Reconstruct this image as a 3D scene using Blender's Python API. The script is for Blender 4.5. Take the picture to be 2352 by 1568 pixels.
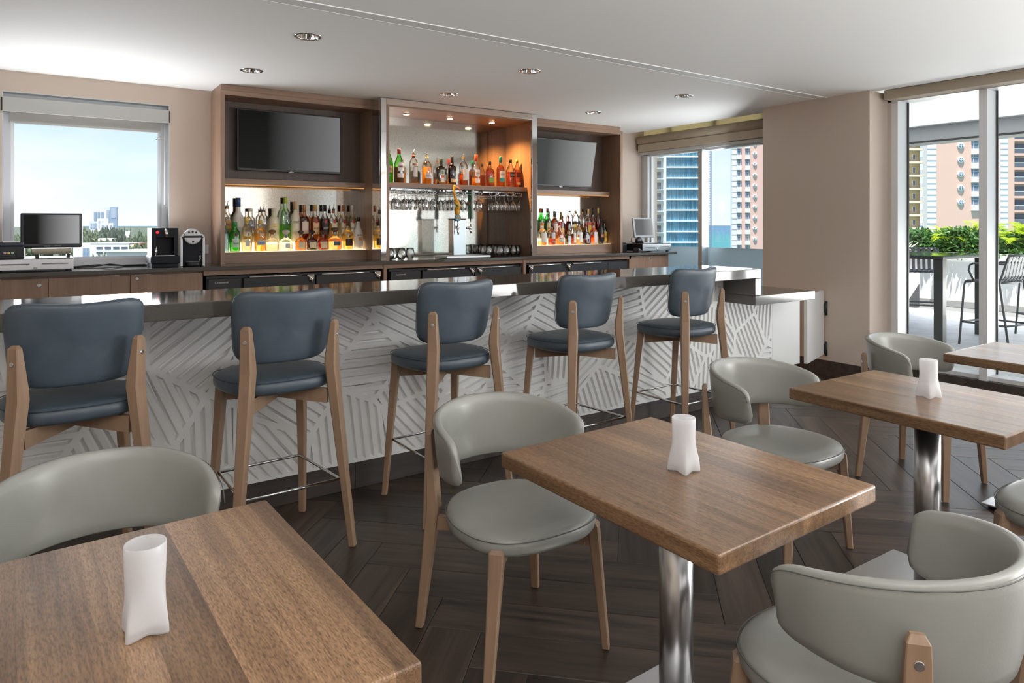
import bpy, bmesh, math, random
from mathutils import Vector, Matrix
from mathutils.geometry import tessellate_polygon
random.seed(7)
PI = math.pi
for o in list(bpy.data.objects): bpy.data.objects.remove(o)
sc = bpy.context.scene
COL = sc.collection

# ------------------------------------------------------------------ camera
cam_d = bpy.data.cameras.new('camera'); cam = bpy.data.objects.new('camera', cam_d); COL.objects.link(cam)
cam_d.sensor_width = 36; cam_d.lens = 24.0; cam_d.clip_start = .05; cam_d.clip_end = 20000
cam_d.shift_y = -(784-515)/2352
cam.location = (0, 0, 1.4); cam.rotation_euler = (PI/2, 0, -math.radians(34.3))
sc.camera = cam

# ------------------------------------------------------------------ view, world, sun, area lights
sc.view_settings.view_transform = 'Standard'; sc.view_settings.look = 'None'
sc.view_settings.gamma = 1; sc.view_settings.use_curve_mapping = False
sc.view_settings.exposure = 0.12
cy = sc.cycles
cy.use_denoising = True; cy.caustics_reflective = False; cy.caustics_refractive = False
cy.max_bounces = 10; cy.diffuse_bounces = 4; cy.glossy_bounces = 5; cy.transmission_bounces = 6; cy.transparent_max_bounces = 24
cy.sample_clamp_indirect = 4; cy.blur_glossy = .5

w = bpy.data.worlds.new('World'); sc.world = w; w.use_nodes = True
nt = w.node_tree; N = nt.nodes; L = nt.links; N.clear()
wo = N.new('ShaderNodeOutputWorld'); bg = N.new('ShaderNodeBackground'); tc = N.new('ShaderNodeTexCoord')
sep = N.new('ShaderNodeSeparateXYZ'); L.new(tc.outputs['Generated'], sep.inputs[0])
cr = N.new('ShaderNodeValToRGB'); L.new(sep.outputs['Z'], cr.inputs[0])
e = cr.color_ramp.elements
e[0].position = 0.0; e[0].color = (.80, .89, .97, 1); e[1].position = 1; e[1].color = (.20, .36, .74, 1)
for p_, c_ in ((.06, (.69, .82, .96, 1)), (.17, (.54, .70, .94, 1)), (.40, (.36, .54, .86, 1))):
    q = cr.color_ramp.elements.new(p_); q.color = c_
mp = N.new('ShaderNodeMapping'); mp.inputs['Scale'].default_value = (2.2, 2.2, 6.5); mp.inputs['Location'].default_value = (.35, .1, .6)
L.new(tc.outputs['Generated'], mp.inputs[0])
cn = N.new('ShaderNodeTexNoise'); cn.inputs['Scale'].default_value = 1.3; cn.inputs['Detail'].default_value = 7; cn.inputs['Roughness'].default_value = .55
L.new(mp.outputs[0], cn.inputs[0])
cc = N.new('ShaderNodeValToRGB'); cc.color_ramp.elements[0].position = .42; cc.color_ramp.elements[0].color = (0, 0, 0, 1)
cc.color_ramp.elements[1].position = .72; cc.color_ramp.elements[1].color = (.85, .85, .85, 1)
L.new(cn.outputs['Fac'], cc.inputs[0])
mx = N.new('ShaderNodeMixRGB'); L.new(cc.outputs[0], mx.inputs[0]); L.new(cr.outputs[0], mx.inputs[1]); mx.inputs[2].default_value = (.95, .97, 1, 1)
L.new(mx.outputs[0], bg.inputs[0]); bg.inputs[1].default_value = 1.18; L.new(bg.outputs[0], wo.inputs[0])

def lamp(name, kind, loc, rot, energy, color=(1, 1, 1), **kw):
    d = bpy.data.lights.new(name, kind); d.energy = energy; d.color = color
    for k, v in kw.items(): setattr(d, k, v)
    o = bpy.data.objects.new(name, d); COL.objects.link(o); o.location = loc; o.rotation_euler = rot
    return o
def aim(o, d):
    o.rotation_euler = Vector(d).to_track_quat('-Z', 'Y').to_euler()
sun = lamp('sun', 'SUN', (0, 0, 30), (0, 0, 0), 10.0, (1, .96, .9), angle=.01); aim(sun, (.28, .14, -1.15))
# area lamps for daylight from the terrace doors, side window and bar window; the rest is added fill
l = lamp('daylight_terrace_doors', 'AREA', (6.22, -.3, 1.32), (0, 0, 0), 28, (.93, .97, 1), shape='RECTANGLE', size=6.4, size_y=2.2); l.rotation_euler = (0, PI/2, 0); l.data.size = 2.2; l.data.size_y = 6.4
l = lamp('doorside_ceiling_fill', 'AREA', (6.10, -1.75, 1.05), (0, math.radians(128), 0), 240, (1, .99, .97), shape='RECTANGLE', size=1.8, size_y=2.4)  # added fill just inside the doors, tilted up to brighten the ceiling
l = lamp('terrace_floor_fill', 'AREA', (11.9, 1.5, .12), (0, math.radians(145), 0), 850, (1, .985, .95), shape='RECTANGLE', size=1.5, size_y=11)  # added fill low over the terrace, boosting the sun's weak bounce there
l = lamp('bar_window_ceiling_fill', 'AREA', (.3, 6.42, 1.3), (math.radians(-128), 0, 0), 26, (.97, .98, 1), shape='RECTANGLE', size=1.0, size_y=.4)  # added fill inside the bar window, tilted up at the ceiling
l = lamp('daylight_side_window', 'AREA', (6.36, 4.95, 1.7), (0, PI/2, -.7), 26, (.93, .97, 1), shape='RECTANGLE', size=1.1, size_y=1.9)
l = lamp('daylight_bar_window', 'AREA', (.3, 6.44, 1.72), (-PI/2, 0, 0), 5, (.92, .96, 1), shape='RECTANGLE', size=1.0, size_y=1.0)
l = lamp('rear_fill', 'AREA', (1.6, -6.85, 1.45), (PI/2, 0, 0), 70, (.97, .985, 1), shape='RECTANGLE', size=7.0, size_y=2.2)  # added fill in front of the solid rear wall; no glazing is built there
l = lamp('ceiling_fill', 'AREA', (-.2, -1.0, 1.5), (PI, 0, 0), 115, (1, .99, .97), shape='DISK', size=1.6)  # added up-facing fill out of view, brightens the ceiling
l = lamp('second_ceiling_fill', 'AREA', (3.4, -1.5, 1.5), (PI, 0, 0), 95, (1, .99, .97), shape='DISK', size=1.6)  # second added up-facing fill for the ceiling, also out of view

# ------------------------------------------------------------------ materials
def setin(n, name, v):
    if name in n.inputs: n.inputs[name].default_value = v
def mat(name):
    m = bpy.data.materials.new(name); m.use_nodes = True
    return m, m.node_tree.nodes, m.node_tree.links, m.node_tree.nodes['Principled BSDF']
def P(name, col, rough=.5, metal=0, spec=None, bump=0, bscale=200, var=0, coat=0, emit=None, es=0, vscale=6, anis=None):
    m, n, l, b = mat(name)
    b.inputs['Base Color'].default_value = (*col, 1); b.inputs['Roughness'].default_value = rough; b.inputs['Metallic'].default_value = metal
    if spec is not None: setin(b, 'Specular IOR Level', spec)
    if coat: setin(b, 'Coat Weight', coat); setin(b, 'Coat Roughness', .06)
    if emit: setin(b, 'Emission Color', (*emit, 1)); setin(b, 'Emission Strength', es)
    if bump or var:
        t = n.new('ShaderNodeTexCoord')
    if var:
        mpn = n.new('ShaderNodeMapping'); l.new(t.outputs['Object'], mpn.inputs[0])
        if anis: mpn.inputs['Scale'].default_value = anis
        x = n.new('ShaderNodeTexNoise'); x.inputs['Scale'].default_value = vscale; x.inputs['Detail'].default_value = 5; l.new(mpn.outputs[0], x.inputs[0])
        r = n.new('ShaderNodeValToRGB'); a, c = r.color_ramp.elements
        a.position = .3; c.position = .7
        a.color = (*[k*(1-var) for k in col], 1); c.color = (*[min(1, k*(1+var)) for k in col], 1)
        l.new(x.outputs['Fac'], r.inputs[0]); l.new(r.outputs[0], b.inputs['Base Color'])
    if bump:
        x = n.new('ShaderNodeTexNoise'); x.inputs['Scale'].default_value = bscale; x.inputs['Detail'].default_value = 3; l.new(t.outputs['Object'], x.inputs[0])
        u = n.new('ShaderNodeBump'); u.inputs['Strength'].default_value = bump; u.inputs['Distance'].default_value = .002
        l.new(x.outputs['Fac'], u.inputs['Height']); l.new(u.outputs[0], b.inputs['Normal'])
    return m
def wood(name, dark, light, axis='X', rough=.4, stave=0, stave_axis='X', fine=1.0, rnd=.15, bump=.15, coat=0, contrast=(.3, .72), stretch=26, spec=.5, pores=0):
    m, n, l, b = mat(name)
    t = n.new('ShaderNodeTexCoord'); oi = n.new('ShaderNodeObjectInfo')
    off = n.new('ShaderNodeVectorMath'); off.operation = 'MULTIPLY_ADD'
    comb = n.new('ShaderNodeCombineXYZ')
    for k, f in zip(('X', 'Y', 'Z'), (31, 17, 23)):
        q = n.new('ShaderNodeMath'); q.operation = 'MULTIPLY'; q.inputs[1].default_value = f
        l.new(oi.outputs['Random'], q.inputs[0]); l.new(q.outputs[0], comb.inputs[k])
    add = n.new('ShaderNodeVectorMath'); add.operation = 'ADD'
    l.new(t.outputs['Object'], add.inputs[0]); l.new(comb.outputs[0], add.inputs[1])
    vec = add.outputs[0]
    val = None
    if stave:
        sp = n.new('ShaderNodeSeparateXYZ'); l.new(t.outputs['Object'], sp.inputs[0])
        d = n.new('ShaderNodeMath'); d.operation = 'DIVIDE'; d.inputs[1].default_value = stave; l.new(sp.outputs[stave_axis], d.inputs[0])
        a = n.new('ShaderNodeMath'); a.operation = 'ADD'; l.new(d.outputs[0], a.inputs[0]); l.new(oi.outputs['Random'], a.inputs[1])
        fl = n.new('ShaderNodeMath'); fl.operation = 'FLOOR'; l.new(a.outputs[0], fl.inputs[0])
        wn = n.new('ShaderNodeTexWhiteNoise'); wn.noise_dimensions = '1D'; l.new(fl.outputs[0], wn.inputs['W'])
        ad2 = n.new('ShaderNodeVectorMath'); ad2.operation = 'MULTIPLY_ADD'
        l.new(wn.outputs['Color'], ad2.inputs[0]); ad2.inputs[1].default_value = (9, 9, 9); l.new(vec, ad2.inputs[2])
        vec = ad2.outputs[0]; val = wn.outputs['Value']
    mp_ = n.new('ShaderNodeMapping'); s = [stretch, stretch, stretch]; s['XYZ'.index(axis)] = 1.6
    mp_.inputs['Scale'].default_value = [k*fine for k in s]; l.new(vec, mp_.inputs[0])
    x1 = n.new('ShaderNodeTexNoise'); x1.inputs['Scale'].default_value = 1; x1.inputs['Detail'].default_value = 9; x1.inputs['Roughness'].default_value = .62
    setin(x1, 'Distortion', .8); l.new(mp_.outputs[0], x1.inputs[0])
    mp2 = n.new('ShaderNodeMapping'); s2 = [9, 9, 9]; s2['XYZ'.index(axis)] = 1.1
    mp2.inputs['Scale'].default_value = s2; l.new(vec, mp2.inputs[0])
    x2 = n.new('ShaderNodeTexNoise'); x2.inputs['Scale'].default_value = 1; x2.inputs['Detail'].default_value = 3; setin(x2, 'Distortion', 1.4); l.new(mp2.outputs[0], x2.inputs[0])
    mix = n.new('ShaderNodeMath'); mix.operation = 'MULTIPLY_ADD'; mix.inputs[1].default_value = .55
    l.new(x1.outputs['Fac'], mix.inputs[0])
    h = n.new('ShaderNodeMath'); h.operation = 'MULTIPLY'; h.inputs[1].default_value = .45; l.new(x2.outputs['Fac'], h.inputs[0]); l.new(h.outputs[0], mix.inputs[2])
    r = n.new('ShaderNodeValToRGB'); r.color_ramp.elements[0].position = contrast[0]; r.color_ramp.elements[1].position = contrast[1]
    r.color_ramp.elements[0].color = (*dark, 1); r.color_ramp.elements[1].color = (*light, 1)
    l.new(mix.outputs[0], r.inputs[0])
    hs = n.new('ShaderNodeHueSaturation'); l.new(r.outputs[0], hs.inputs['Color'])
    src = val if val is not None else oi.outputs['Random']
    mr = n.new('ShaderNodeMapRange'); mr.inputs['To Min'].default_value = 1-rnd; mr.inputs['To Max'].default_value = 1+rnd
    l.new(src, mr.inputs[0]); l.new(mr.outputs[0], hs.inputs['Value'])
    col_out = hs.outputs[0]
    if pores:
        mp3 = n.new('ShaderNodeMapping'); s3 = [420, 420, 420]; s3['XYZ'.index(axis)] = 70
        mp3.inputs['Scale'].default_value = s3; l.new(vec, mp3.inputs[0])
        x3 = n.new('ShaderNodeTexNoise'); x3.inputs['Scale'].default_value = 1; x3.inputs['Detail'].default_value = 2; l.new(mp3.outputs[0], x3.inputs[0])
        r3 = n.new('ShaderNodeValToRGB'); r3.color_ramp.elements[0].position = .34; r3.color_ramp.elements[0].color = (.62, .58, .55, 1); r3.color_ramp.elements[1].position = .50; r3.color_ramp.elements[1].color = (1, 1, 1, 1)
        e3 = r3.color_ramp.elements.new(.72); e3.color = (1.28, 1.28, 1.3, 1); l.new(x3.outputs['Fac'], r3.inputs[0])
        mm = n.new('ShaderNodeMixRGB'); mm.blend_type = 'MULTIPLY'; mm.inputs[0].default_value = 1; l.new(hs.outputs[0], mm.inputs[1]); l.new(r3.outputs[0], mm.inputs[2]); col_out = mm.outputs[0]
    l.new(col_out, b.inputs['Base Color'])
    b.inputs['Roughness'].default_value = rough; setin(b, 'Specular IOR Level', spec)
    if coat: setin(b, 'Coat Weight', coat); setin(b, 'Coat Roughness', .12)
    if bump:
        u = n.new('ShaderNodeBump'); u.inputs['Strength'].default_value = bump; u.inputs['Distance'].default_value = .002
        l.new(x1.outputs['Fac'], u.inputs['Height']); l.new(u.outputs[0], b.inputs['Normal'])
    return m
def glass(name, tint, gloss=.10, rough=.02, fres=1.45):
    m = bpy.data.materials.new(name); m.use_nodes = True; n = m.node_tree.nodes; l = m.node_tree.links; n.clear()
    o = n.new('ShaderNodeOutputMaterial'); t = n.new('ShaderNodeBsdfTransparent'); g = n.new('ShaderNodeBsdfGlossy'); x = n.new('ShaderNodeMixShader')
    t.inputs[0].default_value = (*tint, 1); g.inputs['Roughness'].default_value = rough
    f = n.new('ShaderNodeFresnel'); f.inputs[0].default_value = fres
    a = n.new('ShaderNodeMath'); a.operation = 'MULTIPLY_ADD'; a.inputs[1].default_value = .8 if gloss > .3 else .35; a.inputs[2].default_value = gloss*.2; a.use_clamp = True
    l.new(f.outputs[0], a.inputs[0]); l.new(a.outputs[0], x.inputs[0]); l.new(t.outputs[0], x.inputs[1]); l.new(g.outputs[0], x.inputs[2]); l.new(x.outputs[0], o.inputs[0])
    return m
def liquid(name, col, solid=.35):
    m = bpy.data.materials.new(name); m.use_nodes = True; n = m.node_tree.nodes; l = m.node_tree.links; n.clear()
    o = n.new('ShaderNodeOutputMaterial'); t = n.new('ShaderNodeBsdfTransparent'); d = n.new('ShaderNodeBsdfTranslucent'); x = n.new('ShaderNodeMixShader')
    t.inputs[0].default_value = (*[min(1, k**.62) for k in col], 1); d.inputs[0].default_value = (*col, 1); x.inputs[0].default_value = solid
    l.new(t.outputs[0], x.inputs[1]); l.new(d.outputs[0], x.inputs[2]); l.new(x.outputs[0], o.inputs[0])
    return m
def emis(name, col, s):
    m = bpy.data.materials.new(name); m.use_nodes = True; n = m.node_tree.nodes; l = m.node_tree.links; n.clear()
    o = n.new('ShaderNodeOutputMaterial'); e_ = n.new('ShaderNodeEmission'); e_.inputs[0].default_value = (*col, 1); e_.inputs[1].default_value = s; l.new(e_.outputs[0], o.inputs[0])
    return m
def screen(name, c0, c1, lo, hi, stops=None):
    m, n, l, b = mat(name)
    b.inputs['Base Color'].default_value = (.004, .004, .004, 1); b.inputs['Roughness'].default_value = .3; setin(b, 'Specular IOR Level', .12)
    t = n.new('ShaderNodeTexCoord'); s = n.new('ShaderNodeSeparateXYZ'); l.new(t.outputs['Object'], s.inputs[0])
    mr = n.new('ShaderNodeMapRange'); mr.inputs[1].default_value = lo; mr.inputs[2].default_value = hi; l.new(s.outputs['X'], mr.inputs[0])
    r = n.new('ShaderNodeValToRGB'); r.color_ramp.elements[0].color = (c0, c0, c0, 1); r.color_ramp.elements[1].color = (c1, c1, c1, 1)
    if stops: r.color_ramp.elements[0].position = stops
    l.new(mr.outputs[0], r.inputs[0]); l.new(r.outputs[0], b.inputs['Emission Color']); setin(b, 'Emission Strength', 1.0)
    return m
M = {}
M['plank'] = wood('floor_plank_wood', (.008, .006, .005), (.105, .070, .050), 'X', rough=.36, rnd=.35, bump=.3, stretch=30, contrast=(.34, .76), spec=.5)
M['grout'] = P('grout', (.20, .19, .18), .8)
M['baseboard'] = wood('plinth_board_wood', (.016, .012, .010), (.07, .052, .042), 'X', rough=.5, rnd=.2)
M['table'] = wood('table_walnut', (.085, .040, .018), (.36, .215, .115), 'Y', rough=.30, stave=.088, stave_axis='X', rnd=.26, bump=.14, stretch=70, contrast=(.30, .72), coat=.3, pores=1)
M['beech'] = wood('beech_leg', (.225, .140, .085), (.33, .215, .14), 'Z', rough=.45, rnd=.06, stretch=60, bump=.05)
M['cab'] = wood('walnut_cabinet', (.20, .118, .075), (.34, .218, .15), 'Z', rough=.42, rnd=.06, stretch=45, bump=.05)
M['cabh'] = wood('walnut_cabinet_horizontal', (.20, .118, .075), (.34, .218, .15), 'X', rough=.42, rnd=.06, stretch=45, bump=.05)
M['ceil'] = P('ceiling_paint', (.90, .90, .89), .75)
M['wall'] = P('beige_wall_paint', (.60, .50, .425), .7, bump=.08, bscale=500)
M['wallw'] = P('pale_wall_paint', (.60, .55, .50), .7)
M['white'] = P('white_lacquer', (.80, .80, .79), .38)
M['whitem'] = P('white_matt', (.82, .82, .81), .6)
M['quartz'] = P('grey_quartz', (.085, .078, .070), .07, spec=.6, var=.12, vscale=300)
M['alu'] = P('brushed_aluminium', (.62, .64, .66), .38, 1)
M['frame'] = P('window_frame_grey', (.56, .58, .60), .42, .55)
M['framew'] = P('window_frame_pale', (.80, .81, .83), .4, .2)
M['chrome'] = P('chrome', (.82, .82, .83), .05, 1)
M['steel'] = P('brushed_steel', (.55, .55, .56), .26, 1, var=.04, vscale=3, anis=(60, 60, 1))
M['steelplate'] = P('brushed_steel_plate', (.70, .70, .71), .34, 1)
M['black'] = P('black_plastic', (.008, .008, .010), .38)
M['blackm'] = P('black_rubber', (.006, .006, .006), .7)
M['blue'] = P('blue_grey_vinyl', (.060, .080, .102), .38, bump=.14, bscale=700, var=.10, vscale=14)
M['grey'] = P('taupe_grey_leather', (.285, .285, .262), .30, bump=.08, bscale=300, var=.05, vscale=7, spec=.55)
M['seam'] = P('dark_seam', (.10, .10, .095), .6)
M['seamb'] = P('navy_seam', (.02, .03, .045), .6)
M['valance'] = P('grey_valance', (.46, .46, .44), .6)
M['shade'] = P('beige_shade_fabric', (.44, .375, .29), .8, bump=.2, bscale=900)
M['win'] = glass('window_glass', (.97, .985, .985), .02)
M['clear'] = glass('clear_glass', (.965, .97, .965), .5)
M['mirror'] = None
def mk_mirror():
    m, n, l, b = mat('antique_mirror')
    b.inputs['Metallic'].default_value = 1; b.inputs['Roughness'].default_value = .09
    t = n.new('ShaderNodeTexCoord'); x = n.new('ShaderNodeTexNoise'); x.inputs['Scale'].default_value = 130; x.inputs['Detail'].default_value = 9; x.inputs['Roughness'].default_value = .7
    l.new(t.outputs['Object'], x.inputs[0]); r = n.new('ShaderNodeValToRGB'); a, c = r.color_ramp.elements
    a.position = .36; c.position = .56; a.color = (.50, .46, .40, 1); c.color = (.68, .65, .59, 1)
    l.new(x.outputs['Fac'], r.inputs[0]); l.new(r.outputs[0], b.inputs['Base Color'])
    return m
M['mirror'] = mk_mirror()
M['frost'] = None
def mk_frost():
    m = bpy.data.materials.new('frosted_white_glass'); m.use_nodes = True; n = m.node_tree.nodes; l = m.node_tree.links; n.clear()
    o = n.new('ShaderNodeOutputMaterial'); d = n.new('ShaderNodeBsdfDiffuse'); t = n.new('ShaderNodeBsdfTranslucent'); g = n.new('ShaderNodeBsdfGlossy'); tr = n.new('ShaderNodeBsdfTransparent')
    for q in (d, t): q.inputs[0].default_value = (.97, .97, .985, 1)
    g.inputs['Roughness'].default_value = .35
    a = n.new('ShaderNodeMixShader'); a.inputs[0].default_value = .5; l.new(d.outputs[0], a.inputs[1]); l.new(t.outputs[0], a.inputs[2])
    b_ = n.new('ShaderNodeMixShader'); b_.inputs[0].default_value = .06; l.new(a.outputs[0], b_.inputs[1]); l.new(g.outputs[0], b_.inputs[2])
    c_ = n.new('ShaderNodeMixShader'); c_.inputs[0].default_value = .22; l.new(b_.outputs[0], c_.inputs[1]); l.new(tr.outputs[0], c_.inputs[2])
    l.new(c_.outputs[0], o.inputs[0]); return m
M['frost'] = mk_frost()
def sheer(name, col, k, clear=0):
    m = bpy.data.materials.new(name); m.use_nodes = True; n = m.node_tree.nodes; l = m.node_tree.links; n.clear()
    o = n.new('ShaderNodeOutputMaterial'); d = n.new('ShaderNodeBsdfDiffuse'); t = n.new('ShaderNodeBsdfTranslucent'); a = n.new('ShaderNodeMixShader')
    d.inputs[0].default_value = (*col, 1); t.inputs[0].default_value = (*col, 1); a.inputs[0].default_value = k
    l.new(d.outputs[0], a.inputs[1]); l.new(t.outputs[0], a.inputs[2]); l.new(a.outputs[0], o.inputs[0]); return m
M['sheer'] = sheer('sheer_cream_fabric', (.80, .72, .52), .6)
M['spandrel'] = sheer('spandrel_frosted_glass', (.50, .57, .60), .75)
M['ledwarm'] = emis('lit_acrylic', (1, .74, .42), 2.6)
M['ledstrip'] = emis('led_strip', (1, .46, .14), .7)
M['puck'] = emis('puck_lamp', (1, .80, .52), 30)
M['bulb'] = emis('downlight_lamp', (1, .98, .95), 2.2)
_c = {}
def C(col, rough=.5, metal=0):
    k = (col, rough, metal)
    if k not in _c: _c[k] = P('paint_%d' % len(_c), col, rough, metal)
    return _c[k]
_g = {}
def G(col):
    if col not in _g: _g[col] = glass('bottle_glass_%d' % len(_g), col, .5)
    return _g[col]
_l = {}
def LQ(col, solid=.35):
    if (col, solid) not in _l: _l[(col, solid)] = liquid('liquid_%d' % len(_l), col, solid)
    return _l[(col, solid)]

# ------------------------------------------------------------------ mesh helpers
class MB:
    def __init__(s): s.v = []; s.f = []; s.sm = []
    def add(s, vs, fs, smooth=False):
        b = len(s.v); s.v += [tuple(x) for x in vs]
        for f in fs: s.f.append(tuple(i+b for i in f)); s.sm.append(smooth)
    def box(s, x0, x1, y0, y1, z0, z1):
        s.add([(x, y, z) for z in (z0, z1) for x, y in ((x0, y0), (x1, y0), (x1, y1), (x0, y1))],
              [(3, 2, 1, 0), (4, 5, 6, 7), (0, 1, 5, 4), (1, 2, 6, 5), (2, 3, 7, 6), (3, 0, 4, 7)])
        return s
    def obox(s, c, size, rz=0, mtx=None):
        hx, hy, hz = [k/2 for k in size]
        R_ = (Matrix.Translation(c) @ Matrix.Rotation(rz, 4, 'Z')) if mtx is None else mtx
        vs = [R_ @ Vector((x, y, z)) for z in (-hz, hz) for x, y in ((-hx, -hy), (hx, -hy), (hx, hy), (-hx, hy))]
        s.add(vs, [(3, 2, 1, 0), (4, 5, 6, 7), (0, 1, 5, 4), (1, 2, 6, 5), (2, 3, 7, 6), (3, 0, 4, 7)])
        return s
    def loops(s, rings, smooth=True, cap0=True, cap1=True, closed=True):
        n = len(rings[0]); vs = [p for r in rings for p in r]; fs = []
        for i in range(len(rings)-1):
            for j in range(n if closed else n-1):
                k = (j+1) % n; fs.append((i*n+j, i*n+k, (i+1)*n+k, (i+1)*n+j))
        if cap0: fs.append(tuple(range(n-1, -1, -1)))
        if cap1: fs.append(tuple((len(rings)-1)*n+j for j in range(n)))
        s.add(vs, fs, smooth); return s
    def lathe(s, prof, c=(0, 0, 0), n=20, sq=2.0, dep=1.0, smooth=True, cap0=True, cap1=True, rot=0):
        rings = []
        for r, z in prof:
            ring = []
            for j in range(n):
                a = 2*PI*j/n + rot; ca, sa = math.cos(a), math.sin(a)
                q = sq if not callable(sq) else sq(z)
                k = (abs(ca)**q+abs(sa)**q)**(-1/q)
                d = dep if r > 0 else 1
                ring.append((c[0]+r*k*ca, c[1]+r*k*sa*d, c[2]+z))
            rings.append(ring)
        return s.loops(rings, smooth, cap0, cap1)
    def tube(s, pts, r, n=8, closed=False, caps=True):
        pts = [Vector(p) for p in pts]; rings = []
        m = len(pts); prev = None
        for i, p in enumerate(pts):
            if closed: t = pts[(i+1) % m]-pts[i-1]
            else: t = pts[min(i+1, m-1)]-pts[max(i-1, 0)]
            t.normalize()
            if prev is None:
                u = t.orthogonal().normalized()
            else:
                u = (prev-t*prev.dot(t)); u = u.normalized() if u.length > 1e-6 else t.orthogonal().normalized()
            prev = u; v = t.cross(u); rr = r[i] if isinstance(r, (list, tuple)) else r
            rings.append([p+(u*math.cos(2*PI*j/n)+v*math.sin(2*PI*j/n))*rr for j in range(n)])
        if closed: rings.append(rings[0]); return s.loops(rings, True, False, False)
        return s.loops(rings, True, caps, caps)
    def sweep(s, pts, ws, ds, ang=0, ch=.25):
        """rectangular section (chamfered) with horizontal axes turned by ang, along pts"""
        u = Vector((math.cos(ang), math.sin(ang), 0)); v = Vector((-math.sin(ang), math.cos(ang), 0)); rings = []
        for p, w_, d_ in zip(pts, ws, ds):
            p = Vector(p); a, b = w_/2, d_/2; k = min(a, b)*ch
            rings.append([p+u*x+v*y for x, y in ((a-k, -b), (a, -b+k), (a, b-k), (a-k, b), (-a+k, b), (-a, b-k), (-a, -b+k), (-a+k, -b))])
        return s.loops(rings, False)
    def disc(s, c, nrm, r, h, n=12):
        q = Vector(nrm).to_track_quat('Z', 'Y'); c = Vector(c)
        s.loops([[c+q @ Vector((r*k*math.cos(2*PI*j/n), r*k*math.sin(2*PI*j/n), z)) for j in range(n)] for k, z in ((1, 0), (1, h*.8), (.85, h))], False)
        return s
    def build(s, name, m, parent=None, bevel=0, seg=2, loc=None, rz=0, subd=0):
        me = bpy.data.meshes.new(name); me.from_pydata(s.v, [], s.f)
        me.polygons.foreach_set('use_smooth', s.sm); me.materials.append(m); me.update()
        o = bpy.data.objects.new(name, me); COL.objects.link(o)
        if parent is not None: o.parent = parent
        if loc is not None: o.location = loc
        o.rotation_euler = (0, 0, rz)
        if bevel:
            b = o.modifiers.new('bevel', 'BEVEL'); b.width = bevel; b.segments = seg; b.limit_method = 'ANGLE'; b.angle_limit = .7; b.harden_normals = False
        return o
def box(name, x0, x1, y0, y1, z0, z1, m, parent=None, bevel=0, seg=2):
    """box whose origin sits at its own centre (so object-space grain differs from box to box)"""
    cx, cy_, cz = (x0+x1)/2, (y0+y1)/2, (z0+z1)/2
    return MB().box(x0-cx, x1-cx, y0-cy_, y1-cy_, z0-cz, z1-cz).build(name, m, parent, bevel, seg, (cx, cy_, cz))
def tag(o, label=None, cat=None, group=None, kind=None):
    if label: o['label'] = label
    if cat: o['category'] = cat
    if group: o['group'] = group
    if kind: o['kind'] = kind
    return o
def struct(o): o['kind'] = 'structure'; return o
def thing(name, label, cat, loc=(0, 0, 0), rz=0, group=None):
    o = bpy.data.objects.new(name, None); COL.objects.link(o); o.empty_display_size = .1
    o.location = loc; o.rotation_euler = (0, 0, rz); return tag(o, label, cat, group)
KIDS = {}
def copy_tree(o, parent=None):
    c = o.copy(); COL.objects.link(c)
    if parent is not None: c.parent = parent
    for ch in list(o.children): copy_tree(ch, c)
    return c
_txt = {}
def text_mesh(body, size, spacing=1.0, bold=0):
    k = (body, size, spacing, bold)
    if k in _txt: return _txt[k].copy()
    cu = bpy.data.curves.new('text', 'FONT'); cu.body = body; cu.size = size; cu.align_x = 'CENTER'; cu.align_y = 'CENTER'; cu.space_character = spacing
    cu.resolution_u = 2; cu.offset = bold
    o = bpy.data.objects.new('text', cu); me = bpy.data.meshes.new_from_object(o); bpy.data.objects.remove(o)
    _txt[k] = me; return me.copy()
def text(name, body, size, m, parent, loc, rot=(PI/2, 0, 0), bend=0, spacing=1.0, width=None, bold=0):
    me = text_mesh(body, size, spacing, bold); me.materials.clear(); me.materials.append(m)
    if width:
        xs = [v.co.x for v in me.vertices]; k = width/(max(xs)-min(xs))
        for v in me.vertices: v.co.x *= k
    o = bpy.data.objects.new(name, me); COL.objects.link(o)
    if parent is not None: o.parent = parent
    o.location = loc; o.rotation_euler = rot
    if bend:
        for v in me.vertices:
            x = v.co.x; v.co.z = bend*(math.cos(x/bend)-1); v.co.x = bend*math.sin(x/bend)
    return o
# ------------------------------------------------------------------ room shell
CEIL = 2.58
DL = [(1.36, 4.27), (1.30, 5.45), (3.08, 4.27), (3.03, 5.45), (4.84, 4.29), (4.77, 5.47)]   # downlights
fl = struct(box('floor', -3.1, 6.52, -7.1, 6.6, -.08, -.0065, M['grout']))
# herringbone planks at 45 degrees
PL_W, PL_L, GAP = .19, 1.21, .0022
A_ = math.radians(-44.3); pu = Vector((math.cos(A_), math.sin(A_), 0)); qu = Vector((math.cos(A_-PI/2), math.sin(A_-PI/2), 0))
O_ = Vector((1.222, 3.073, 0))
def plank_mesh():
    b = MB(); a, w_, k, t = PL_L/2-GAP/2, PL_W/2-GAP/2, .0016, .0065
    b.loops([[(-a, -w_, -t), (a, -w_, -t), (a, w_, -t), (-a, w_, -t)], [(-a, -w_, -k), (a, -w_, -k), (a, w_, -k), (-a, w_, -k)],
             [(-a+k, -w_+k, 0), (a-k, -w_+k, 0), (a-k, w_-k, 0), (-a+k, w_-k, 0)]], False, cap0=False)
    return b
pk = plank_mesh().build('plank', M['plank'], fl); first = True
def floor_ok(c):
    return -1.1 < c.x < 6.35 and -.9 < c.y < 3.95
flc = Vector(fl.location)
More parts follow.
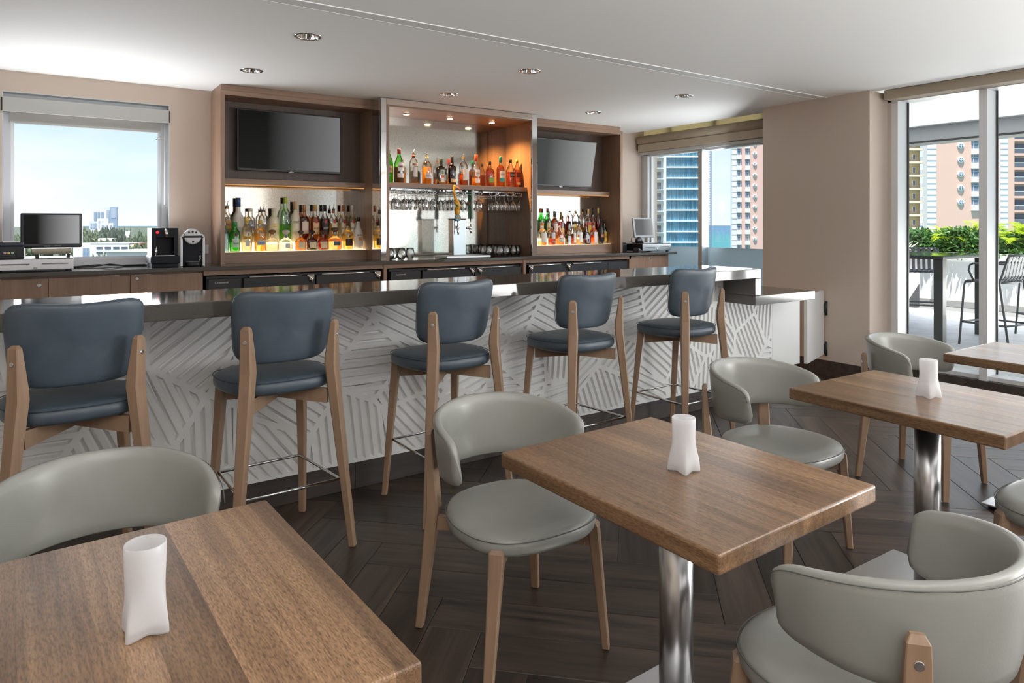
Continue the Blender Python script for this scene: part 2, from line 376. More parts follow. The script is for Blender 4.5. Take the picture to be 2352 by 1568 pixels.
for i in range(-70, 71):
    for j in range(-6, 7):
        base = O_ + (pu+qu)*(i*PL_W) + (pu-qu)*(j*PL_L)
        for kind in (0, 1):
            c = base + (pu*PL_L/2+qu*PL_W/2 if kind == 0 else pu*PL_W/2+qu*(PL_W+PL_L/2))
            if not floor_ok(c): continue
            o = pk if first else pk.copy()
            if not first: COL.objects.link(o)
            first = False
            o.parent = fl; o.location = c - flc; o.rotation_euler = (0, 0, A_ if kind == 0 else A_-PI/2)
# ceiling with six round openings for the downlights
b = MB(); polys = [[Vector((x, y, 0)) for x, y in ((-3.1, -7.1), (6.09, -7.1), (6.09, 4.2), (6.27, 4.2), (6.27, 6.62), (-3.1, 6.62))]]
for x, y in DL: polys.append([Vector((x+.066*math.cos(2*PI*k/24), y+.066*math.sin(2*PI*k/24), 0)) for k in range(24)])
vs = [p for q in polys for p in q]; fs = tessellate_polygon(polys)
b.add([(p.x, p.y, CEIL) for p in vs], fs)
n0 = len(vs); b.add([(x, y, z) for x, y in ((6.09, -7.1), (6.09, 4.2), (6.27, 4.2), (6.27, 6.62)) for z in (CEIL, CEIL+.3)], [(0, 1, 3, 2), (2, 3, 5, 4), (4, 5, 7, 6)])
b.box(-3.1, 6.75, -7.1, 6.75, CEIL+.3, CEIL+.42)
for z_ in (0,): pass
ceil_ = struct(b.build('ceiling', M['ceil']))
me = ceil_.data
# walls
b = MB()
WX0, WX1, WZ0, WZ1 = -.28, .873, 1.06, 2.42
b.box(-3.1, WX0, 6.5, 6.75, 0, CEIL+.3); b.box(WX1, 6.8, 6.5, 6.75, 0, CEIL+.3); b.box(WX0, WX1, 6.5, 6.75, WZ1, CEIL+.3); b.box(WX0, WX1, 6.5, 6.75, 0, WZ0)
struct(b.build('wall_back', M['wall']))
b = MB(); b.box(6.0, 6.42, 3.197, 4.284, 0, CEIL)
struct(b.build('wall_right', M['wall']))
b = MB(); b.box(6.30, 6.42, 3.16, 3.197, 0, CEIL+.3); b.box(6.3, 6.8, 4.15, 4.284, 0, CEIL+.3)
struct(b.build('trim_1', M['wallw']))
struct(box('wall_left', -3.2, -3.1, -7.1, 6.75, 0, CEIL+.3, M['wall']))
struct(box('wall_rear', -3.1, 6.75, -7.2, -7.1, 0, CEIL+.3, M['wall']))
struct(box('baseboard_right', 5.982, 6.0, 3.18, 4.284, 0, .135, M['baseboard']))
struct(box('baseboard_back', 5.982, 6.42, 3.18, 3.197, 0, .135, M['baseboard']))
# ceiling slot
g = struct(box('trim_2', -3.0, 6.0, 3.60, 3.69, CEIL-.004, CEIL+.01, P('ceiling_slot_cover', (.76, .77, .77), .6)))
for y in (3.595, 3.695): box('slot_edge', -3.0-g.location.x, 6.0-g.location.x, y-.003-g.location.y, y+.003-g.location.y, -.0085, .0, M['ceil'], g)
# ---- window in the back wall
wn = struct(MB().box(0, 0, 0, 0, 0, 0).build('window_1', M['frame']))
def frame_rect(b, x0, x1, z0, z1, y0, y1, wd):
    b.box(x0, x0+wd, y0, y1, z0, z1); b.box(x1-wd, x1, y0, y1, z0, z1); b.box(x0+wd, x1-wd, y0, y1, z0, z0+wd); b.box(x0+wd, x1-wd, y0, y1, z1-wd, z1)
b = MB(); frame_rect(b, WX0, WX1, WZ0, WZ1, 6.60, 6.70, .05); wn.data = b.build('tmp', M['frame']).data
bpy.data.objects.remove(bpy.data.objects['tmp'])
b = MB(); frame_rect(b, WX0+.05, WX1-.05, WZ0+.05, WZ1-.05, 6.62, 6.67, .022); b.build('window_sash', M['framew'], wn)
MB().box(WX0+.06, WX1-.06, 6.643, 6.648, WZ0+.06, WZ1-.06).build('window_pane', M['win'], wn)
b = MB(); b.box(WX0, WX1, 6.5, 6.6, WZ1-.004, WZ1); b.box(WX0, WX0+.004, 6.5, 6.6, WZ0, WZ1); b.box(WX1-.004, WX1, 6.5, 6.6, WZ0, WZ1); b.build('window_reveal', M['frame'], wn)
t = thing('roller_blind', 'grey roller blind in a boxed valance above the city window', 'blind', (.295, 6.53, 2.32))
MB().box(-.572, .572, -.05, -.035, -.055, .055).build('valance', M['valance'], t, .002)
for s_ in (-1, 1): MB().box(s_*.575-.006, s_*.575+.006, -.04, .05, -.05, .05).build('end_bracket', M['black'], t)
b = MB(); b.tube([(-.56, .01, .0), (.56, .01, .0)], .03, 14); b.build('roller_tube', M['valance'], t)
MB().box(-.53, .52, .035, .038, -.115, .02).build('blind_fabric', P('grey_blind_fabric', (.50, .49, .47), .8), t)
MB().box(-.53, .52, .028, .046, -.135, -.112).build('hem_bar', M['valance'], t, .003)
b = MB(); b.tube([(.545, .0, -.05), (.545, .0, -.75)], .004, 6); b.build('bead_chain', M['whitem'], t)
b = MB(); b.box(.50, .55, .0, .02, -.195, -.18); b.tube([(.48, .0, -.20), (.52, .0, -.17)], .008, 8); b.build('chain_clip', M['chrome'], t)
# ---- side window (window_2) behind the column
X2 = 6.55
b = MB()
def xframe(b, y0, y1, z0, z1, x0, x1): b.box(x0, x1, y0, y1, z0, z1)
xframe(b, 6.38, 6.5, 0, 2.34, X2-.05, X2+.08); xframe(b, 4.2, 6.5, 2.30, 2.40, X2-.05, X2+.08); xframe(b, 4.2, 6.5, 0, .08, X2-.05, X2+.08)
w2 = struct(b.build('window_2', M['frame'], bevel=.002))
xb = MB(); xframe(xb, 5.44, 5.50, .0, 2.30, 6.45, X2+.02); xb.build('window_mullion', M['alu'], w2, .002)
xb = MB(); xframe(xb, 6.36, 6.40, .08, 2.30, X2+.0, X2+.03); xframe(xb, 4.2, 6.4, 2.285, 2.30, X2-.03, X2+.06); xb.build('window_sash', M['framew'], w2)
for y0, y1 in ((4.2, 5.44), (5.50, 6.37)):
    MB().box(X2+.010, X2+.014, y0, y1, 1.125, 2.29).build('window_pane', M['win'], w2)
    MB().box(X2-.004, X2+.02, y0, y1, .08, 1.125).build('spandrel_panel', M['spandrel'], w2)
MB().box(X2, X2+.004, 4.2, 6.5, 2.40, CEIL+.3).build('sheer_fabric', M['sheer'], w2)
xb = MB()
for y in (4.6, 5.3, 6.0): xframe(xb, y, y+.06, 2.40, CEIL+.3, X2+.03, X2+.08)
xb.build('transom_bars', M['frame'], w2)
t = thing('roller_blind', 'beige roller shade rolled up at the head of the corner window', 'blind', (6.42, 5.39, 2.3))
MB().box(-.03, .03, -1.10, 1.06, .04, .135).build('fascia', M['shade'], t, .006)
MB().box(-.012, .012, -1.10, 1.06, .0, .035).build('hem_bar', M['valance'], t, .003)
b = MB(); b.tube([(0.01, -1.10, .19), (0.01, 1.06, .19)], .06, 16); b.build('rolled_fabric', M['shade'], t)
MB().box(-.02, .03, 1.062, 1.085, .07, .16).build('end_bracket', M['black'], t)
# ---- sliding terrace doors
dr = struct(MB().box(0, 0, 0, 0, 0, 0).build('door_1', M['frame']))
b = MB(); b.box(6.30, 6.49, -7.1, 3.19, 2.50, 2.60); b.box(6.30, 6.49, 3.104, 3.160, .0, 2.5)
dr.data = b.build('tmp', M['framew'], None).data; bpy.data.objects.remove(bpy.data.objects['tmp'])
mull = [2.43, 1.42, .42, -.58, -1.58, -2.58, -3.58, -4.58, -5.58, -6.58]
for y in mull: MB().box(6.30, 6.49, y-.03, y+.031, 0, 2.4995).build('door_mullion', M['framew'], dr, .002)
ys = [3.134]+mull+[-7.1]
for i in range(len(ys)-1):
    MB().box(6.472, 6.478, ys[i+1]+.031, ys[i]-.03, .16, 2.4995).build('door_pane', M['win'], dr)
    MB().box(6.33, 6.49, ys[i+1]+.0312, ys[i]-.0302, .128, .165).build('door_rail', M['framew'], dr, .003)
    MB().box(6.468, 6.482, ys[i]-.042, ys[i]-.0302, .165, 2.4995).build('glazing_gasket', M['black'], dr)
MB().box(6.28, 6.49, -7.1, 3.16, 0, .128).build('sill_board', M['baseboard'], dr)
MB().box(6.45, 6.454, -7.1, 3.16, 2.60, CEIL+.3).build('sheer_fabric', M['sheer'], dr)
t = thing('door_shade', 'beige roller shade cassette above the terrace doors', 'blind', (6.22, 0, 2.505))
MB().box(-.07, .07, -7.0, 3.15, .0, .085).build('fascia', M['shade'], t, .006)
b = MB(); b.tube([(0.02, -7.0, .125), (0.02, 3.15, .125)], .04, 16); b.build('rolled_fabric', M['shade'], t)
# downlights
for i, (x, y) in enumerate(DL):
    t = thing('downlight', ['front left chrome recessed downlight nearest the city window', 'chrome recessed downlight in front of the left television cabinet', 'chrome recessed downlight over the middle of the bar counter', 'chrome recessed downlight in front of the chrome framed bottle alcove',
                            'chrome recessed downlight near the beige column', 'chrome recessed downlight in front of the right television cabinet'][i], 'ceiling light', (x, y, CEIL))
    MB().lathe([(.064, .0), (.064, -.003), (.076, -.006), (.084, -.003), (.085, .0)], n=32, cap0=False, cap1=False).build('trim_ring', M['chrome'], t)
    MB().lathe([(.0655, -.001), (.062, .03), (.045, .09), (.04, .10)], n=32, cap0=False, cap1=False).build('reflector', M['chrome'], t)
    MB().lathe([(.0, .085), (.03, .088), (.04, .1)], n=20, cap0=False).build('lamp', M['bulb'], t)
# ------------------------------------------------------------------ the bar
def clip(poly, p, nx, nz):
    """keep the side of a convex polygon where (x-p).n <= 0"""
    out = []
    for i in range(len(poly)):
        a, b = poly[i], poly[(i+1) % len(poly)]
        da = (a[0]-p[0])*nx+(a[1]-p[1])*nz; db = (b[0]-p[0])*nx+(b[1]-p[1])*nz
        if da <= 0: out.append(a)
        if (da < 0 < db) or (db < 0 < da):
            t = da/(da-db); out.append((a[0]+(b[0]-a[0])*t, a[1]+(b[1]-a[1])*t))
    return out
def area(p): return sum(p[i][0]*p[(i+1) % len(p)][1]-p[(i+1) % len(p)][0]*p[i][1] for i in range(len(p)))/2
def clean(p, e=.002):
    q = []
    for a in p:
        if not q or math.hypot(a[0]-q[-1][0], a[1]-q[-1][1]) > e: q.append(a)
    while len(q) > 2 and math.hypot(q[0][0]-q[-1][0], q[0][1]-q[-1][1]) <= e: q.pop()
    return q
def inset(poly, d):
    q = poly
    for i in range(len(poly)):
        a, b = poly[i], poly[(i+1) % len(poly)]; ex, ez = b[0]-a[0], b[1]-a[1]; l_ = math.hypot(ex, ez)
        if l_ < 1e-6: continue
        nx, nz = ez/l_, -ex/l_       # outward for CCW
        q = clip(q, (a[0]-nx*d, a[1]-nz*d), nx, nz)
        if len(q) < 3: return []
    return q
def offset_same(poly, d):
    n = len(poly); res = []
    for i in range(n):
        p0, p1, p2 = poly[i-1], poly[i], poly[(i+1) % n]
        def ln(a, b):
            ex, ez = b[0]-a[0], b[1]-a[1]; l_ = math.hypot(ex, ez); return (ex/l_, ez/l_)
        e1, e2 = ln(p0, p1), ln(p1, p2); n1, n2 = (-e1[1], e1[0]), (-e2[1], e2[0])
        den = 1+n1[0]*n2[0]+n1[1]*n2[1]
        k = d/max(den, .12)
        res.append((p1[0]+(n1[0]+n2[0])*k, p1[1]+(n1[1]+n2[1])*k))
    return res
def carved(x0, x1, z0, z1, yf, depth, seed, pitch=.046, gw=.0225, border=.013, slope=.008):
    rr = random.Random(seed); b = MB(); seeds = []
    nx = max(2, round((x1-x0)/.35)); nz = 3
    for i in range(-1, nx+1):
        for j in range(nz):
            seeds.append((x0+(i+.5+rr.uniform(-.42, .42)+(.5 if j % 2 else 0))*(x1-x0)/nx, z0+(j+.5+rr.uniform(-.40, .40))*(z1-z0)/nz))
    for i, s in enumerate(seeds):
        poly = [(x0, z0), (x1, z0), (x1, z1), (x0, z1)]
        for j, t in enumerate(seeds):
            if i == j or abs(t[0]-s[0]) > 1.4: continue
            poly = clip(poly, ((s[0]+t[0])/2, (s[1]+t[1])/2), t[0]-s[0], t[1]-s[1])
            if len(poly) < 3: break
        poly = clean(poly) if len(poly) >= 3 else []
        if len(poly) < 3 or area(poly) < 2e-4: continue
        ins = inset(poly, border); a = rr.choice((0, 15, 30, 45, 62, 78, 90, 105, 118, 135, 150, 165))+rr.uniform(-8, 8); a = math.radians(a)
        d = (math.cos(a), math.sin(a)); nn = (-d[1], d[0]); holes = []
        if len(ins) >= 3:
            pr = [p[0]*nn[0]+p[1]*nn[1] for p in ins]; k = math.floor(min(pr)/pitch)
            while k*pitch < max(pr):
                c0 = k*pitch+(pitch-gw)/2; c1 = c0+gw
                q = clip(ins, (nn[0]*c1, nn[1]*c1), nn[0], nn[1])
                if len(q) >= 3: q = clip(q, (nn[0]*c0, nn[1]*c0), -nn[0], -nn[1])
                q = clean(q, .003) if len(q) >= 3 else []
                if len(q) >= 3 and area(q) > 1.2e-4: holes.append(q)
                k += 1
        rings = [[Vector((p[0], p[1], 0)) for p in poly]]+[[Vector((p[0], p[1], 0)) for p in h] for h in holes]
        flat = [p for r in rings for p in r]
        b.add([(p.x, yf, p.y) for p in flat], [f for f in tessellate_polygon(rings)])
        for h in holes:
            lo = offset_same(h, min(slope, .33*2*area(h)/max(.02, max(math.dist(h[0], q) for q in h))/2*1.2))
            if area(lo) <= 0 or area(lo) > area(h):
                cx = sum(p[0] for p in h)/len(h); cz = sum(p[1] for p in h)/len(h); lo = [(cx+(p[0]-cx)*.5, cz+(p[1]-cz)*.5) for p in h]
            n = len(h); vs = [(p[0], yf, p[1]) for p in h]+[(p[0], yf+depth, p[1]) for p in lo]
            b.add(vs, [(i_, (i_+1) % n, n+(i_+1) % n, n+i_) for i_ in range(n)]+[tuple(n+i_ for i_ in range(n))])
    b.box(x0, x1, yf+depth+.001, yf+depth+.02, z0, z1)
    return b
bar = thing('bar_counter', 'long white bar front carved with slanting ridges over a dark plank plinth', 'bar counter', (0, 0, 0))
px0 = -1.35
for k, (a, c) in enumerate(((-1.35, .75), (.75, 2.85), (2.85, 4.322), (4.323, 4.945))):
    o = carved(a, c, .145, .999 if c < 4.5 else .7995, 3.44, .016, 11+k*5).build('carved_panel', M['white'], bar)
    bm = bmesh.new(); bm.from_mesh(o.data); bmesh.ops.recalc_face_normals(bm, faces=bm.faces); bm.to_mesh(o.data); bm.free()
box('bar_body', -1.35, 4.32, 3.475, 3.66, .0, .998, M['whitem'], bar)
box('end_panel', 4.947, 5.33, 3.44, 3.475, .21, .80, M['white'], bar, .002)
box('end_post', 4.325, 5.30, 3.475, 3.66, 0, .799, M['whitem'], bar)
xs = [-1.35, -.50, .44, 1.353, 2.27, 3.18, 4.10, 4.945]
for a, c in zip(xs, xs[1:]): box('plinth_board', a+.0015, c-.0015, 3.458, 3.474, .001, .1445, M['baseboard'], bar, .001)
t = thing('bar_countertop', 'long polished dark grey stone bar top that folds down at its right end', 'countertop')
box('slab', -1.4, 4.392, 3.15, 3.72, .999, 1.07, M['quartz'], t, .004)
box('waterfall_end', 4.322, 4.392, 3.15, 3.72, .871, .9985, M['quartz'], t, .003)
t = thing('lower_counter', 'lower polished stone counter at the right end of the bar', 'countertop')
box('slab', 4.323, 5.09, 3.15, 3.72, .80, .870, M['quartz'], t, .003)
t = thing('swing_gate', 'white half height swing gate hinged to the beige column', 'gate', (5.985, 3.63, 0), math.radians(17.5))
MB().box(-.565, -.012, -.015, .015, .19, .785).build('gate_panel', M['white'], t, .002)
for z in (.62, .245):
    h = MB().box(-.02, .012, -.032, -.012, z-.045, z+.045).build('hinge', M['black'], t, .004)
    MB().lathe([(.012, -.065), (.012, .065)], c=(.0, -.03, z), n=12).build('hinge_barrel', M['black'], h)
# ------------------------------------------------------------------ back bar
t = thing('back_counter', 'long dark grey stone back counter running below the bottle cabinets', 'countertop')
box('slab', -2.4, 6.50, 5.875, 6.498, 1.029, 1.06, M['quartz'], t, .003)
def lock(parent, x, y, z, r=.013):
    MB().disc((x, y, z), (0, -1, 0), r, .006, 16).build('lock', M['chrome'], parent)
for i, (a, c, lk, hn) in enumerate(((-1.1, -.60, 0, 1), (-.60, .012, 1, 1), (.012, .528, 0, 2), (.528, 1.04, 1, 3))):
    t = thing('base_cabinet', ['walnut base cabinet door cut off by the left picture edge', 'walnut base cabinet with a chrome lock under the cash drawer', 'walnut base cabinet without a lock below the city window', 'walnut base cabinet with a chrome lock below the coffee machines'][i], 'cabinet', ((a+c)/2, 5.93, 0))
    h = (c-a)/2
    MB().box(-h, h, .022, .56, .1, 1.028).build('carcass', M['cab'], t)
    MB().box(-h+.002, h-.002, 0, .02, .12, 1.012).build('door', M['cab'], t, .0015)
    hx = {0: 0, 1: -.02, 2: .13, 3: -.17}[hn]
    MB().box(hx-.055, hx+.055, -.006, .012, 1.012, 1.0145).build('finger_pull', M['alu'], t)
    if lk: lock(t, {1: h-.055, 3: -h+.045}[hn], -.001, .965 if hn == 1 else .985)
def fridge(x0, x1, label, vent, splits, hinges, logo, flip=False):
    t = thing('bar_fridge', label, 'fridge', ((x0+x1)/2, 5.93, 0)); h = (x1-x0)/2
    MB().box(-h, h, .03, .56, .05, .975).build('body', M['black'], t)
    v0, v1 = vent
    g = MB().box(v0-(x0+x1)/2, v1-(x0+x1)/2, .0, .03, .12, .955).build('vent_panel', P('charcoal_enamel', (.016, .018, .022), .45), t, .002)
    if logo:
        text('logo', 'Continental', .022, M['whitem'], g, (v0+.10-(x0+x1)/2, -.0015, .925))
    for a, c in splits:
        d = MB().box(a-(x0+x1)/2+.004, c-(x0+x1)/2-.004, -.012, .03, .12, .955).build('door', P('black_door', (.014, .016, .020), .42), t, .003)
        b = MB(); b.tube([(a-(x0+x1)/2+.05, -.020, .962), (c-(x0+x1)/2-.12, -.020, .962)], .009, 8); b.build('handle', M['chrome'], d)
    for x in hinges:
        x -= (x0+x1)/2
        b = MB(); b.box(x-.03, x+.03, -.028, .01, .945, .965); b.disc((x+.005, -.012, .935), (0, -1, 0), .024, .025, 14); b.tube([(x-.025, -.03, .955), (x+.005, -.035, .93), (x+.012, -.03, .895)], .009, 8); b.build('hinge', M['chrome'], t)
    return t
fridge(1.07, 2.575, 'black bar fridge below the left bottle cabinet', (1.08, 1.33), ((1.345, 1.95), (1.955, 2.565)), (1.905, 2.53), True)
fridge(2.66, 4.17, 'black bar fridge below the chrome framed alcove', (2.67, 2.98), ((2.99, 3.575), (3.58, 4.16)), (3.545, 3.635), True)
fridge(4.245, 5.72, 'black bar fridge below the right bottle cabinet', (5.40, 5.71), ((4.255, 4.80), (4.81, 5.39)), (4.275, 4.79), False)
for a, c, lab in ((1.042, 2.62, 'left'), (2.622, 4.21, 'middle'), (4.212, 5.75, 'right')):
    t = thing('fridge_surround', 'walnut surround framing the %s bar fridge' % {'left': 'bar fridge under the green bottles', 'middle': 'bar fridge under the beer tower', 'right': 'bar fridge under the tilted television'}[lab].replace('bar fridge ', 'fridge '), 'cabinet frame')
    box('top_rail', a, c, 5.915, 5.935, .988, 1.028, M['cabh'], t)
    box('stile', c-.034, c, 5.905, 5.96, .1, 1.0275, M['cab'], t) if c < 5.7 else box('stile', 5.722, 5.75, 5.915, 5.96, .1, 1.0275, M['cab'], t)
for i, (a, c) in enumerate(((5.755, 6.03), (6.03, 6.36))):
    t = thing('base_cabinet', ['plain pale walnut cabinet door left of the round lock', 'pale walnut cabinet door with a round lock below the right cash drawer'][i], 'cabinet', ((a+c)/2, 5.93, 0)); h = (c-a)/2
    MB().box(-h, h, .022, .56, .1, 1.028).build('carcass', M['cab'], t)
    MB().box(-h+.002, h-.002, 0, .02, .12, 1.012).build('door', M['cab'], t, .0015)
    MB().box(-.04, .06, -.006, .012, 1.012, 1.0145).build('finger_pull', M['alu'], t)
    if i: lock(t, -h+.05, -.001, .985)
box('filler', 6.36, 6.42, 5.945, 6.48, .1, 1.028, M['cab'], None)
tag(bpy.data.objects['filler'], 'narrow walnut filler strip at the window end of the back counter', 'cabinet frame'); bpy.data.objects['filler'].name = 'filler_strip'

def wall_cab(x0, x1, yf, label, left=True):
    t = thing('bottle_cabinet', label, 'cabinet'); th = .035
    box('side_panel', x0, x0+th, yf, 6.498, 1.0605, 2.49, M['cab'], t, .0015); box('side_panel', x1-th, x1, yf, 6.498, 1.0605, 2.49, M['cab'], t, .0015)
    box('header', x0, x1, yf, 6.498, 2.49, 2.53, M['cabh'], t, .0015); box('crown_board', x0+.004, x1-.004 if left else x1-.03, yf+.004, 6.498, 2.531, 2.578, M['cabh'], t, .0015)
    box('back_panel', x0+th, x1-th, 6.42, 6.498, 1.80, 2.49, M['cabd'], t)
    s = box('shelf', x0+th, x1-th, 6.29, 6.498, 1.752, 1.80, M['cabh'], t, .0015)
    box('led_strip', x0+th+.01, x1-th-.01, 6.30, 6.312, 1.744, 1.7515, M['ledstrip'], t)
    box('mirror', x0+th, x1-th, 6.488, 6.497, 1.0605, 1.75, M['mirror'], t)
    box('riser_board', x0+th, x1-th, 6.25, 6.272, 1.0605, 1.157, M['cabh'], t, .0015)
    box('lit_ledge', x0+th, x1-th, 6.273, 6.375, 1.135, 1.158, M['ledwarm'], t)
    box('upper_ledge', x0+th, x1-th, 6.376, 6.487, 1.0605, 1.235, M['ledwarm'], t)
    return t
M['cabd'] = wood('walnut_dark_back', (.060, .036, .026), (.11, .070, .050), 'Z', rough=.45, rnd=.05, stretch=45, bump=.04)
wall_cab(1.205, 2.60, 6.10, 'walnut cabinet with a television above bottles, left of the chrome frame')
wall_cab(4.395, 5.79, 6.10, 'walnut cabinet with a tilted television, right of the chrome frame', False)
# middle alcove
t = thing('bottle_alcove', 'chrome framed alcove with a high bottle shelf above the beer tower', 'cabinet')
X0, X1 = 2.605, 4.392
for a, c in ((2.557, 2.611), (4.284, 4.353)): box('chrome_stile', a, c, 5.90, 5.925, 1.0605, 2.575, M['chrome'], t, .003)
box('chrome_rail', 2.6115, 4.2835, 5.90, 5.925, 2.515, 2.575, P('brushed_bronze_rail', (.62, .54, .48), .22, 1), t, .003)
for a, c in ((2.557, 2.569), (4.343, 4.353)): box('chrome_side', a, c, 5.926, 6.10, 1.0605, 2.575, M['chrome'], t)
box('side_panel', X0+.014, X0+.05, 5.93, 6.498, 1.0605, 2.575, M['cab'], t); box('side_panel', X1-.05, X1-.001, 6.105, 6.498, 1.0605, 2.575, M['cab'], t)
box('side_panel', X1-.06, X1-.05, 5.93, 6.10, 1.0605, 2.504, M['cab'], t)
box('top_panel', X0+.051, X1-.051, 5.93, 6.498, 2.505, 2.575, M['cabh'], t)
box('mirror', X0+.051, X1-.051, 6.486, 6.497, 1.0605, 2.504, M['mirror'], t)
box('shelf', X0+.051, X1-.051, 6.06, 6.485, 1.758, 1.803, M['cabh'], t, .0015)
for x in (2.975, 3.47, 3.99):
    MB().disc((x, 6.235, 2.505), (0, 0, -1), .036, .008, 20).build('lamp_ring', M['chrome'], t)
    MB().disc((x, 6.235, 2.497), (0, 0, -1), .028, .003, 20).build('puck_lamp', M['puck'], t)
for x in (2.975, 3.47, 3.99): lamp('puck_spot', 'SPOT', (x, 6.235, 2.48), (0, 0, 0), 110, (1, .52, .17), spot_size=2.4, spot_blend=.8, shadow_soft_size=.03)
# televisions
def tv(label, loc, tilt, m, w_=.945, h_=.548):
    t = thing('television', label, 'television', loc); t.rotation_euler = (tilt, 0, 0)
    MB().box(-w_/2, w_/2, -.02, .02, -h_/2, h_/2).build('housing', M['black'], t, .004)
    MB().box(-w_/2+.012, w_/2-.012, -.0225, -.019, -h_/2+.022, h_/2-.012).build('screen', m, t)
    b = MB(); b.box(-.022, .022, -.024, -.018, -h_/2-.006, -h_/2+.001); b.build('sensor_bar', C((.25, .25, .26), .3, 1), t)
    text('logo', 'LG', .014, M['whitem'], t, (0, -.0215, -h_/2+.011))
    MB().box(-.10, .10, .02, .055, -.10, .10).build('wall_mount', M['black'], t)
    return t
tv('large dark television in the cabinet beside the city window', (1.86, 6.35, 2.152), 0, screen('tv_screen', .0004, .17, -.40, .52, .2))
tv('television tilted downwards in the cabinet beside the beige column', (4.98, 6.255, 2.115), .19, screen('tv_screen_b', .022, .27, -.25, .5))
# ------------------------------------------------------------------ seating and tables
def outline(n, q):
    res = []
    for j in range(n):
        a = 2*PI*j/n; ca, sa = math.cos(a), math.sin(a); k = (abs(ca)**q+abs(sa)**q)**(-1/q); res.append((k*ca, k*sa))
    return res
PROF = ((.02, 1, 1), (.45, 1, 1), (.75, .985, 1), (.90, .90, 1), (.965, .70, 1), (.993, .38, 1), (1, .0, 1), (.993, -.38, 1), (.965, -.70, 1), (.90, -.90, 1), (.75, -.985, 1), (.4, -1, 1), (.02, -1, 1))
def pillow(fn, n=56, q=4.0, crown=0):
    """fn(U,V,w) -> point, w in [-1,1] across the thickness"""
    ol = outline(n, q); rings = []
    for k, w_, _ in PROF:
        wv = w_+(crown*(1-k*k) if w_ > 0 else 0)
        rings.append([fn(u*k, v*k, wv) for u, v in ol])
    return MB().loops(rings, True)
def rails(parent, m, pts, z0, z1a, z1b, th):
    """two crossed rails under the seat between opposite legs"""
    for (ax, ay), (bx, by) in pts:
        d = Vector((bx-ax, by-ay, 0)); l_ = d.length; u = d.normalized(); v = Vector((-u.y, u.x, 0))*th/2
        P_ = [Vector((ax, ay, 0))+u*l_*k for k in (0, .5, 1)]; rings = []
        for p, zb in zip(P_, (z1a, z1b, z1a)): rings.append([p-v+Vector((0, 0, zb)), p+v+Vector((0, 0, zb)), p+v+Vector((0, 0, z0)), p-v+Vector((0, 0, z0))])
        MB().loops(rings, False).build('seat_rail', m, parent)
def make_stool():
    t = thing('bar_stool', '', 'bar stool')
    pillow(lambda u, v, w_: (u*(.238-(.030*-v if v < 0 else 0)), .022+v*.218, .7235+w_*.035), q=3.2, crown=.22).build('seat', M['blue'], t)
    b = MB(); b.tube([(u*(.240-(.030*-v if v < 0 else 0))*.996, .022+v*.2185, .748) for u, v in outline(72, 3.2)], .0016, 5, True); b.build('seat_seam', M['seamb'], t)
    def back(u, v, w_):
        zb, zt = .814, 1.116+.026*u*u
        y = -.150+.055*u*u-.028*v
        return (u*(.214+.012*v), y+w_*.022+(.006*(1-u*u)*(1-v*v) if w_ < 0 else 0), (zb+zt)/2+v*(zt-zb)/2)
    pillow(back, q=5.5).build('backrest', M['blue'], t)
    b = MB(); ol = outline(84, 5.5); b.tube([back(u*.985, v*.985, .75) for u, v in ol], .0016, 5, True); b.build('back_seam', M['seamb'], t)
    for s_ in (-1, 1):
        l_ = MB().sweep([(s_*.250, -.240, .004), (s_*.222, -.220, .30), (s_*.178, -.186, .80), (s_*.179, -.186, .835), (s_*.186, -.192, .95), (s_*.187, -.193, .976), (s_*.186, -.191, .988)],
                        [.028, .035, .050, .048, .029, .025, .012], [.032, .040, .055, .053, .044, .040, .022], PI/4*(1 if s_ < 0 else -1)).build('leg', M['beech'], t)
        MB().disc((s_*.1955, -.2015, .925), (s_*.7, -.7, 0), .0085, .003, 14).build('bolt', M['steel'], l_)
        MB().sweep([(s_*.212, .240, .004), (s_*.197, .205, .35), (s_*.180, .172, .70)], [.026, .032, .042], [.030, .036, .046], PI/4*(1 if s_ > 0 else -1)).build('leg', M['beech'], t)
    rails(t, M['beech'], [((-.165, -.17), (.165, .155)), ((.165, -.171), (-.165, .155))], .688, .625, .645, .022)
    c = [(-.207, -.203), (.207, -.203), (.186, .203), (-.186, .203)]; b = MB(); z = .292
    b.tube([(x, y, z) for x, y in c], .0072, 8, True); b.build('footrest', M['chrome'], t)
    return t
stool0 = make_stool()
ST = [(.088, 3.0, 'blue grey vinyl bar stool at the left end, behind the foreground chair'), (.836, 4, 'blue grey vinyl bar stool standing just past the corner of the nearest table'),
      (1.676, 4, 'middle one of the five blue grey vinyl stools along the bar'), (2.53, 3, 'blue grey vinyl bar stool second from the window end of the bar'), (3.42, 3, 'blue grey vinyl bar stool nearest the folded end of the bar')]
for i, (x, r, lab) in enumerate(ST):
    o = stool0 if i == 0 else copy_tree(stool0)
    o.location = (x, 3.07, 0); o.rotation_euler = (0, 0, math.radians(r)); tag(o, lab, 'bar stool', 'bar stools along the bar')

